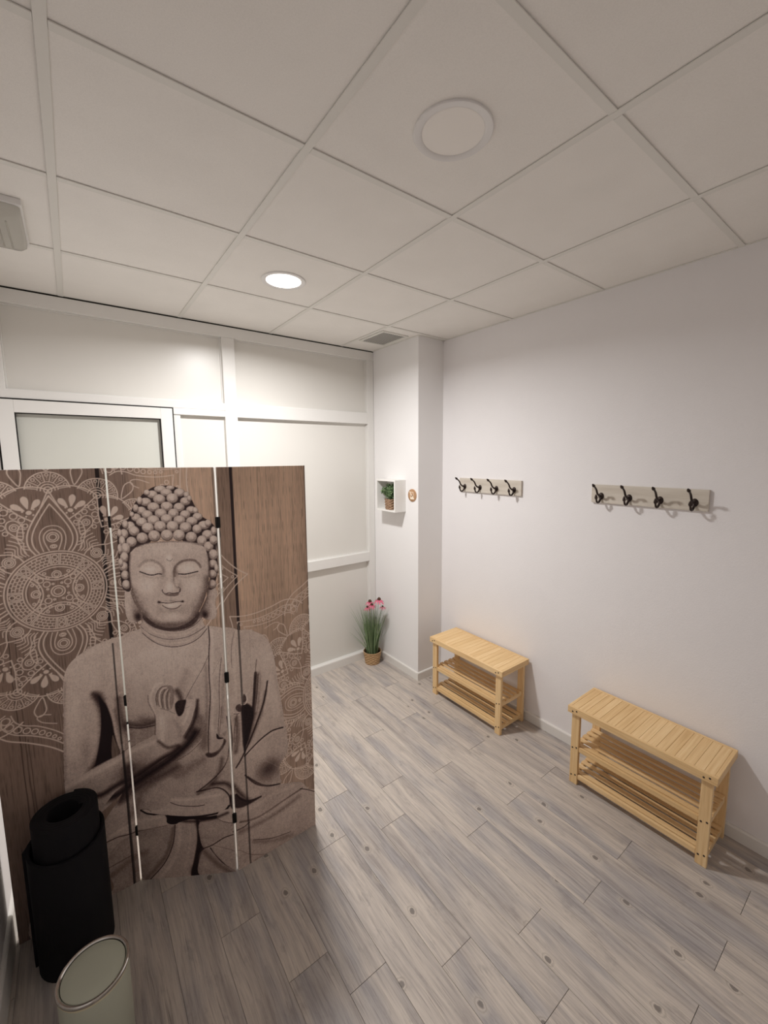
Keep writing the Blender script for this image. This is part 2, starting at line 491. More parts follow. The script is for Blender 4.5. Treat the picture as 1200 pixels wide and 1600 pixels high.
M['vent_back'] = paint('grey_duct', srgb(120, 118, 114), 0.8, 0.2)
t = thing('ceiling_vent', (1.944, 2.055, TZ), 'white louvred air vent in the ceiling above the pillar corner', 'vent')
vx, vy = .122, .158
for b in ((-vx, vx, -vy, -vy + .016), (-vx, vx, vy - .016, vy), (-vx, -vx + .016, -vy + .016, vy - .016), (vx - .016, vx, -vy + .016, vy - .016)):
    box('frame_bar', (*b, -.009, 0), M['grid'], t, bev=.002)
box('backing', (-vx + .016, vx - .016, -vy + .016, vy - .016, -.0015, 0), M['vent_back'], t)
me = None
for k in range(12):
    xx = -vx + .026 + k * (2 * vx - .052) / 11
    if me is None:
        bm = bm_new()
        vs = [(-.0085, -.0075), (-.0072, -.0088), (.0072, -.0042), (.0060, -.0030)]
        a = [bm.verts.new((p, -vy + .016, q)) for p, q in vs]; b = [bm.verts.new((p, vy - .016, q)) for p, q in vs]
        for i in range(4): bm.faces.new((a[i], a[(i + 1) % 4], b[(i + 1) % 4], b[i]))
        bm.faces.new(a); bm.faces.new(list(reversed(b)))
        o = obj('louvre', bm, M['grid'], t, loc=(xx, 0, 0)); me = o.data
    else: link('louvre', me, t, (xx, 0, 0))

# ------------------------------------------------------------------ shoe benches
BX, BY, BZ = .290, .680, .455     # depth (towards the wall), length, height
def make_bench(label):
    # origin: floor, front face of the bench, middle of its length; +x to the wall
    t = thing('shoe_bench', (0, 0, 0), label, 'bench', 'bamboo shoe benches along the right wall')
    AH, AT = .038, .016
    def pb(name, b, mat, parent=t, bev=.0025): return box(name, b, M[mat], parent, bev=bev, seg=2)
    hy = BY / 2
    fr = pb('front_apron', (0, AT, -hy, hy, BZ - AH, BZ), 'bamboo_y'); pb('back_apron', (BX - AT, BX, -hy, hy, BZ - AH, BZ), 'bamboo_y')
    for s in (-1, 1):
        y0, y1 = sorted((s * hy, s * (hy - AT)))
        pb('end_apron', (AT + .0005, BX - AT - .0005, y0, y1, BZ - AH, BZ), 'bamboo_x')
    n = 17; span = BY - 2 * AT; pit = span / n; me = None
    for k in range(n):
        yy = -span / 2 + (k + .5) * pit
        if me is None:
            bm = bm_new(); bm_box(bm, AT + .0003, BX - AT - .0003, -pit / 2 + .0004, pit / 2 - .0004, BZ - .015, BZ - .0005, bev=.0010)
            o = obj('seat_slat', bm, M['bamboo_x'], t, loc=(0, yy, 0)); me = o.data
        else: link('seat_slat', me, t, (0, yy, 0))
    LW, LT = .044, .020
    bm = bm_new(); bm_lathe(bm, [(0, -.0022), (.0036, -.0020), (.0046, 0)], 12)
    bmesh.ops.rotate(bm, verts=bm.verts, cent=(0, 0, 0), matrix=Matrix.Rotation(PI / 2, 3, 'Y'))
    bme = bpy.data.meshes.new('bolt'); bmesh.ops.recalc_face_normals(bm, faces=bm.faces); bm.to_mesh(bme); bm.free(); bme.materials.append(M['bolt'])
    def bolts(par, x, yc, z):
        for dy, dz in ((-.011, .004), (.011, -.004)):
            b_ = link('bolt', bme, par, (x, yc + dy, z + dz))
    for sx, x0 in ((0, AT), (1, BX - AT - LT)):
        for s in (-1, 1):
            yc = s * (hy - .018 - LW / 2)
            lg = pb('leg', (x0, x0 + LT, yc - LW / 2, yc + LW / 2, 0, BZ - (.0155 if 1 else 0)), 'bamboo_z')
            if sx == 0:
                bolts(lg, x0, yc, .215); bolts(lg, x0, yc, .052); bolts(fr, 0, yc, BZ - AH / 2)
    for z in (.205, .042):
        for s in (-1, 1):
            y0, y1 = sorted((s * (hy - .024), s * (hy - .042)))
            pb('shelf_bearer', (AT + LT + .0003, BX - AT - LT - .0003, y0, y1, z - .012, z + .012), 'bamboo_x')
        ns = 5; x0, x1 = AT + LT + .002, BX - AT - LT - .002
        sw = .0300; gp = (x1 - x0 - ns * sw) / (ns - 1); me = None
        for k in range(ns):
            xx = x0 + k * (sw + gp)
            if me is None:
                bm = bm_new(); bm_box(bm, 0, sw, -hy + .024, hy - .024, z + .012, z + .0205, bev=.0025, seg=2)
                o = obj('shelf_slat', bm, M['bamboo_y'], t, loc=(xx, 0, 0)); me = o.data
            else: link('shelf_slat', me, t, (xx, 0, 0))
        pb('shelf_rail', (AT + .003, AT + LT - .003, -hy + .018 + LW + .0005, hy - .018 - LW - .0005, z - .006, z + .0205), 'bamboo_y')
    return t
b1 = make_bench('light bamboo shoe bench with two slatted shelves, standing beside the pillar')
b1.location = (2.0640, 1.309, 0)
b2 = copy_tree(b1)
b2.location = (2.0680, .185, 0)
b2['label'] = 'light bamboo shoe bench with two slatted shelves, nearest the viewer under the second coat rack'

# ------------------------------------------------------------------ coat racks
def cat_pts(P, n=6):
    out = []
    P = [Vector(p) for p in P]
    for i in range(len(P) - 1):
        a, b, c, d = P[max(i - 1, 0)], P[i], P[i + 1], P[min(i + 2, len(P) - 1)]
        for k in range(n):
            u = k / n
            out.append(.5 * ((2 * b) + (-a + c) * u + (2 * a - 5 * b + 4 * c - d) * u * u + (-a + 3 * b - 3 * c + d) * u ** 3))
    out.append(P[-1]); return out
def make_rack(label):
    t = thing('coat_rack', (0, 0, 0), label, 'coat rack', 'wall coat racks with four hooks')
    L, Hh, T = .560, .103, .016
    box('backboard', (-T, 0, -L / 2, L / 2, -Hh / 2, Hh / 2), M['board'], t, bev=.002, seg=2)
    proto = None
    for k in range(4):
        y = .224 - k * .1495
        if proto is None:
            hk = bpy.data.objects.new('double_hook', None)
            bm = bm_new()     # oval backplate with a domed face
            rr = bm_lathe(bm, [(0, -.0085), (.008, -.008), (.0135, -.005), (.016, 0)], 24)
            bmesh.ops.rotate(bm, verts=bm.verts, cent=(0, 0, 0), matrix=Matrix.Rotation(PI / 2, 3, 'Y'))
            for v in bm.verts: v.co.x = -abs(v.co.x); v.co.z *= 1.25
            hb = obj('hook_plate', bm, M['bronze'], t, loc=(-T, y, -.013), smooth=True)
            bm = bm_new()
            up = cat_pts([(-.005, 0, .002), (-.024, 0, .004), (-.046, 0, .018), (-.060, 0, .040), (-.076, 0, .054), (-.090, 0, .062)])
            n_ = len(up)
            rad = [.0064 - .0020 * i / n_ for i in range(n_)]
            bm_tube(bm, up, rad, 10)
            obj('upper_arm', bm, M['bronze'], hb, smooth=True)
            bm = bm_new()
            acorn = [(0, -.004), (.005, -.003), (.0082, .003), (.0078, .010), (.0048, .019), (.0016, .025), (0, .026)]
            bm_lathe(bm, acorn, 14)
            bmesh.ops.rotate(bm, verts=bm.verts, cent=(0, 0, 0), matrix=Matrix.Rotation(math.radians(-56), 3, 'Y'))
            bmesh.ops.translate(bm, verts=bm.verts, vec=(-.086, 0, .0595))
            obj('upper_tip', bm, M['bronze'], hb, smooth=True)
            bm = bm_new()
            dn = cat_pts([(-.005, 0, -.006), (-.014, 0, -.024), (-.030, 0, -.034), (-.046, 0, -.030), (-.054, 0, -.016), (-.057, 0, -.006)])
            bm_tube(bm, dn, [.0062 - .0016 * i / len(dn) for i in range(len(dn))], 10)
            obj('lower_arm', bm, M['bronze'], hb, smooth=True)
            bm = bm_new()
            bm_lathe(bm, acorn, 14)
            bmesh.ops.rotate(bm, verts=bm.verts, cent=(0, 0, 0), matrix=Matrix.Rotation(math.radians(-12), 3, 'Y'))
            bmesh.ops.translate(bm, verts=bm.verts, vec=(-.056, 0, -.011))
            obj('lower_tip', bm, M['bronze'], hb, smooth=True)
            bpy.data.objects.remove(hk)
            proto = hb
        else:
            c = copy_tree(proto, t); c.location = (-T, y, -.013)
    return t
r1 = make_rack('pale wooden coat rack with four bronze hooks, above the bench by the pillar')
r1.location = (XR, 1.356, 1.612)
r2 = copy_tree(r1)
r2.location = (XR, .319, 1.612)
r2['label'] = 'pale wooden coat rack with four bronze hooks, nearest the viewer on the right wall'

# ------------------------------------------------------------------ cube shelf on the pillar, with its plant
M['shelf'] = paint('white_shelf', srgb(234, 232, 228), 0.5, 0.35, var=0.01)
SX, SY0, SY1, SZ0, SZ1 = .112, 1.994, 2.250, 1.384, 1.643
t = thing('cube_shelf', (XP, (SY0 + SY1) / 2, SZ0), 'small white open cube shelf mounted on the pillar', 'shelf')
hy, hz, st = (SY1 - SY0) / 2, SZ1 - SZ0, .013
box('side_board', (-SX, 0, -hy, -hy + st, 0, hz), M['shelf'], t, bev=.001); box('side_board', (-SX, 0, hy - st, hy, 0, hz), M['shelf'], t, bev=.001)
box('bottom_board', (-SX, 0, -hy + st, hy - st, 0, st), M['shelf'], t, bev=.001); box('top_board', (-SX, 0, -hy + st, hy - st, hz - st, hz), M['shelf'], t, bev=.001)
box('back_board', (-.005, 0, -hy + st, hy - st, st, hz - st), M['shelf'], t)

def basket_mat(name, dark, light):
    tt = NT(name, 0.8, 0.2)
    f = tt.noise(tt.coords(), 120, 3, 0.6)
    tt.color(tt.ramp(f, [(0.3, dark), (0.7, light)]))
    return tt.m
M['wicker'] = basket_mat('brown_wicker', srgb(112, 86, 66), srgb(176, 146, 120))
M['seagrass'] = basket_mat('seagrass', srgb(150, 118, 84), srgb(204, 172, 132))
def woven(name, r0, r1, h, rows, stakes, mat, parent, amp, square=0.0):
    """basket wall whose strands pass alternately in front of and behind the stakes"""
    bm = bm_new(); n = stakes * 6; sub = 4
    prev = None; rings = []
    for i in range(rows * sub + 1):
        z = h * i / (rows * sub); row = min(i // sub, rows - 1); ph = (i % sub) / sub
        r = r0 + (r1 - r0) * z / h; ring = []
        for k in range(n):
            a = 2 * PI * k / n
            wv = math.sin(stakes / 2 * a * 2 / 2 + (PI if row % 2 else 0))
            rr = r + amp * math.sin(PI * ph) * (0.6 + 0.9 * wv)
            if square:
                q = (abs(math.cos(a)) ** 6 + abs(math.sin(a)) ** 6) ** (-1 / 6)
                rr *= 1 + (q - 1) * square
            ring.append(bm.verts.new((rr * math.cos(a), rr * math.sin(a), z)))
        rings.append(ring)
    for a, b in zip(rings, rings[1:]):
        for k in range(n): bm.faces.new((a[k], a[(k + 1) % n], b[(k + 1) % n], b[k]))
    bm.faces.new(list(reversed(rings[0])))
    return obj(name, bm, mat, parent, smooth=True)
M['soil'] = paint('dark_moss', srgb(52, 46, 34), 0.95, 0.1)
def leaf_mat(name, c0, c1):
    tt = NT(name, 0.5, 0.35)
    oi = tt.n('ShaderNodeNewGeometry')
    tt.color(tt.ramp(oi.outputs['Random Per Island'], [(0.0, c0), (1.0, c1)]))
    return tt.m
M['leaf'] = leaf_mat('small_green_leaves', srgb(70, 96, 62), srgb(158, 182, 136))
M['stem'] = paint('green_stem', srgb(84, 104, 66), 0.6, 0.3)
px_, py_, pz_ = XP - .0585, 2.108, SZ0 + st
t = thing('potted_plant', (px_, py_, pz_), 'small leafy green plant in a brown wicker basket inside the cube shelf', 'plant')
woven('wicker_basket', .043, .0475, .088, 8, 14, M['wicker'], t, .0034, .6)
bm = bm_new(); bm_lathe(bm, [(0, .080), (.045, .080)], 20); obj('soil', bm, M['soil'], t)
rng = random.Random(3)
bm = bm_new(); bs = bm_new()
LIMX0, LIMX1 = -.070, .050
for s_ in range(85):
    a = rng.uniform(0, 2 * PI); rr_ = math.sqrt(rng.random())
    top = Vector((-.008 + .042 * rr_ * math.cos(a), .012 + .110 * rr_ * math.sin(a), .090 + .128 * (1 - .55 * rr_ ** 2) * rng.uniform(.55, 1.0)))
    base = Vector((math.cos(a) * .020, math.sin(a) * .020, .080))
    mid = (base + top) / 2 + Vector((0, 0, .016))
    pts = cat_pts([base, mid, top], 4)
    bm_tube(bs, pts, .0009, 4)
    for i, p in enumerate(pts[2:]):
        for q in range(5):
            d = Vector((rng.uniform(-1, 1), rng.uniform(-1, 1), rng.uniform(-.5, 1))).normalized()
            l_ = rng.uniform(.012, .022); wv = d.cross(Vector((rng.random(), rng.random(), rng.random()))).normalized() * l_ * .26
            e = p + d * l_
            if e.x > .050 or e.y < -.098 or e.y > .126 or e.z > .228: continue
            up = d.cross(wv).normalized() * .0016
            v = [bm.verts.new(p), bm.verts.new(p + d * l_ * .5 + wv + up), bm.verts.new(e), bm.verts.new(p + d * l_ * .5 - wv + up)]
            bm.faces.new(v)
obj('foliage', bm, M['leaf'], t, kind='stuff'); obj('stems', bs, M['stem'], t)

# round wooden no-phones plaque
M['plaque'] = basket_mat('plaque_wood', srgb(176, 138, 104), srgb(190, 152, 118)); M['picto'] = paint('cream_inlay', srgb(240, 226, 206), 0.6, 0.3)
M['plaque_line'] = paint('burnt_line', srgb(112, 76, 52), 0.7, 0.2)
t = thing('round_plaque', (XP, 1.910, 1.523), 'round wooden plaque with crossed-out phone pictogram beside the cube shelf', 'sign')
bm = bm_new(); bm_lathe(bm, [(.0, .006), (.048, .006), (.0505, .004), (.0505, 0)], 48)
bmesh.ops.rotate(bm, verts=bm.verts, cent=(0, 0, 0), matrix=Matrix.Rotation(-PI / 2, 3, 'Y')); obj('disc', bm, M['plaque'], t, smooth=True)
def plaque_shape(name, polys, mat, x=-.0072):
    bm = bm_new()
    for poly in polys:       # poly in (right, up) seen from the front; front faces -x, right is -y
        a = [bm.verts.new((x, -p, q)) for p, q in poly]; b = [bm.verts.new((-.0058, -p, q)) for p, q in poly]
        bm.faces.new(a); bm.faces.new(list(reversed(b)))
        for i in range(len(poly)): bm.faces.new((a[i], a[(i + 1) % len(poly)], b[(i + 1) % len(poly)], b[i]))
    obj(name, bm, mat, t)
R4 = lambda x0, x1, y0, y1: [(x0, y0), (x1, y0), (x1, y1), (x0, y1)]
ring_ = []
nn = 40
for k in range(nn):
    a, b = 2 * PI * k / nn, 2 * PI * (k + 1) / nn
    ring_.append([(.0435 * math.cos(a), .0435 * math.sin(a)), (.0435 * math.cos(b), .0435 * math.sin(b)), (.0415 * math.cos(b), .0415 * math.sin(b)), (.0415 * math.cos(a), .0415 * math.sin(a))])
plaque_shape('border_line', ring_, M['plaque_line'], -.0064)
plaque_shape('phone_outline', [R4(-.019, -.0155, -.031, .026), R4(.0155, .019, -.031, .026), R4(-.0155, .0155, .0225, .026), R4(-.0155, .0155, -.031, -.014)], M['picto'])
plaque_shape('screen_mark', [R4(-.004, .013, -.012, -.005), R4(.002, .0135, -.005, .006)], M['plaque_line'])
dx, dy = .0022, .0022
plaque_shape('slash', [[(-.028 - dx, .030 - dy), (-.028 + dx, .030 + dy), (.028 + dx, -.030 + dy), (.028 - dx, -.030 - dy)]], M['picto'], -.0078)

# ------------------------------------------------------------------ flowering grass plant in the corner
FX, FY = 1.986, 2.318
t = thing('flower_pot', (FX, FY, 0), 'artificial grass plant with pink coneflowers in a seagrass pot in the corner', 'plant')
woven('seagrass_pot', .062, .077, .108, 9, 20, M['seagrass'], t, .0030)
bm = bm_new()
pts = [(.0775 * math.cos(2 * PI * k / 40), .0775 * math.sin(2 * PI * k / 40), .109) for k in range(41)]
bm_tube(bm, pts, .0035, 8, cap=False); obj('pot_rim', bm, M['seagrass'], t, smooth=True)
bm = bm_new(); bm_lathe(bm, [(0, .094), (.075, .092)], 24); obj('soil', bm, M['soil'], t)
M['grass'] = leaf_mat('grass_blades', srgb(66, 92, 52), srgb(156, 176, 134))
rng = random.Random(11)
bm = bm_new()
def blade(base, tip, bow, wd):
    base, tip = Vector(base), Vector(tip)
    side = (tip - base).cross(Vector((0, 0, 1)))
    if side.length < 1e-4: side = Vector((1, 0, 0))
    side.normalize(); ang = rng.uniform(0, PI); nrm = side.cross((tip - base).normalized())
    sd = side * math.cos(ang) + nrm * math.sin(ang)
    prev = None; n = 6
    for i in range(n + 1):
        u = i / n
        p = base.lerp(tip, u); out = Vector((tip.x - base.x, tip.y - base.y, 0)) * bow * (u * u - u)
        p = p + out
        wv = sd * wd * (1 - u ** 2.2) + sd * .00015
        cur = (bm.verts.new(p - wv), bm.verts.new(p + wv))
        if prev: bm.faces.new((prev[0], prev[1], cur[1], cur[0]))
        prev = cur
for i in range(260):
    a = rng.uniform(0, 2 * PI); r0 = .048 * math.sqrt(rng.random())
    sp = abs(rng.gauss(0, .055)) + .01
    hgt = rng.uniform(.33, .56)
    tx, ty = r0 * math.cos(a) + sp * math.cos(a), r0 * math.sin(a) + sp * math.sin(a)
    tx = min(tx, XP - FX - .012); ty = min(ty, YB - FY - .012)
    blade((r0 * math.cos(a), r0 * math.sin(a), .085), (tx, ty, hgt), .5, rng.uniform(.0014, .0028))
for (tx, ty, hz_) in ((-.185, .095, .30), (-.150, .075, .37), (-.115, .100, .46), (-.02, -.20, .49), (.00, -.16, .44), (-.16, .02, .27), (-.09, .110, .50), (.02, -.10, .50)):
    for q in range(2):
        blade((tx * .12, ty * .12, .085), (tx + rng.uniform(-.008, .008), min(ty + rng.uniform(-.01, .01), .112), hz_ - q * .02), .35, .0018)
obj('grass_blades', bm, M['grass'], t, kind='stuff')
M['petal'] = paint('pink_petals', srgb(222, 112, 138), 0.6, 0.3, var=0.25); M['cone'] = paint('dark_flower_cone', srgb(84, 58, 46), 0.8, 0.2, bump=(300, .5, .003))
def coneflower(x, y, z, rad, s, tilt):
    bm = bm_new()
    bm_tube(bm, cat_pts([(x * .2, y * .2, .086), (x * .55, y * .55, z * .6), (x, y, z)], 5), .0014, 5)
    st_ = obj('flower_stem', bm, M['stem'], t)
    bm = bm_new()
    prof = [(0, .014), (.006, .0125), (.0105, .007), (.0115, .0), (.008, -.005), (0, -.006)]
    bm_lathe(bm, [(a * s, b * s) for a, b in prof], 12, (x, y, z + .002))
    obj('flower_cone', bm, M['cone'], st_, smooth=True)
    n = 12; me = None
    for k in range(n):
        if me is None:
            b2_ = bm_new(); rows = []
            for i in range(5):
                u = i / 4
                rr = (.008 + u * rad) ; zz = -.002 - u * u * rad * .75
                ww = (.0022 + .0032 * math.sin(PI * min(u * 1.1, 1))) * s
                rows.append((b2_.verts.new((rr, -ww, zz)), b2_.verts.new((rr, 0, zz + .0012)), b2_.verts.new((rr, ww, zz))))
            for p, q in zip(rows, rows[1:]):
                b2_.faces.new((p[0], p[1], q[1], q[0])); b2_.faces.new((p[1], p[2], q[2], q[1]))
            o = obj('petal', b2_, M['petal'], st_, loc=(x, y, z)); me = o.data
        else: o = link('petal', me, st_, (x, y, z))
        o.rotation_euler = (rng.uniform(-.15, .15) + tilt, rng.uniform(-.2, .2), 2 * PI * k / n)
coneflower(.010, -.098, .604, .042, 1.4, .05)
coneflower(-.012, .010, .560, .034, 1.35, -.05)
coneflower(-.030, -.045, .550, .032, 1.1, .1)
coneflower(-.030, .022, .510, .030, 1.0, -.1)
coneflower(.035, -.115, .540, .024, .7, .0)

# ------------------------------------------------------------------ rolled mat and swing-lid bin
M['foam'] = paint('black_foam', srgb(27, 26, 29), 0.85, 0.2, bump=(220, .25, .002), var=0.15)
t = thing('rolled_mat', (-.139, 1.206, 0), 'black rolled exercise mat standing upright in front of the folding screen', 'mat')
def spiral(name, ra, rb, turns, th, z0, z1, tail=0.0, a0=0.0, slope=0.0):
    bm = bm_new(); n = int(turns * 40); prev = None
    for i in range(n + 1):
        u = i / n; a = a0 + turns * 2 * PI * u
        r = ra + (rb - ra) * u
        if tail and u > .96: r += tail * ((u - .96) / .04) ** 1.5
        zt = z1 + slope * math.sin(a)
        c_, s_ = math.cos(a), math.sin(a)
        pts = [(r - th / 2, z0), (r - th / 2, zt - .001), (r - th * .25, zt), (r + th * .25, zt), (r + th / 2, zt - .001), (r + th / 2, z0)]
        cur = [bm.verts.new((p * c_, p * s_, z)) for p, z in pts]
        if prev:
            for k in range(6): bm.faces.new((prev[k], prev[(k + 1) % 6], cur[(k + 1) % 6], cur[k]))
        else: bm.faces.new(cur)
        prev = cur
    bm.faces.new(list(reversed(prev)))
    return obj(name, bm, M['foam'], t, smooth=True)
spiral('mat_coil', .050, .097, 4.2, .0108, 0, .565)
spiral('outer_wrap', .109, .1105, 1.03, .010, 0, .462, tail=.009, a0=math.radians(166), slope=.012)

M['bin'] = paint('sage_enamel', srgb(184, 187, 170), 0.45, 0.4, var=0.04); M['chrome'] = paint('chrome', srgb(205, 203, 198), 0.15, 0.5, metal=1.0)
M['cream'] = paint('bin_inner_liner', srgb(206, 198, 168), 0.6, 0.3)
t = thing('waste_bin', (-.084, .818, 0), 'sage green waste bin with swing lid and chrome rim, bottom left', 'bin')
bm = bm_new(); bm_lathe(bm, [(0, 0), (.088, 0), (.0905, .004), (.0905, .278)], 48); obj('body', bm, M['bin'], t, smooth=True)
bm = bm_new(); bm_lathe(bm, [(.0905, .268), (.0915, .270), (.0915, .2765), (.0905, .2785)], 48); obj('liner_edge', bm, M['cream'], t, smooth=True)
bm = bm_new(); bm_lathe(bm, [(.088, .276), (.0925, .276), (.0938, .280), (.0930, .285), (.0905, .287), (.0865, .2865), (.0835, .283), (.0835, .279), (.088, .276)], 64); rim = obj('rim', bm, M['chrome'], t, smooth=True)
bm = bm_new(); bm_lathe(bm, [(0, .2845), (.05, .2842), (.079, .2830), (.0815, .2815), (.0815, .279)], 48)
lid = obj('swing_lid', bm, M['bin'], t, smooth=True)

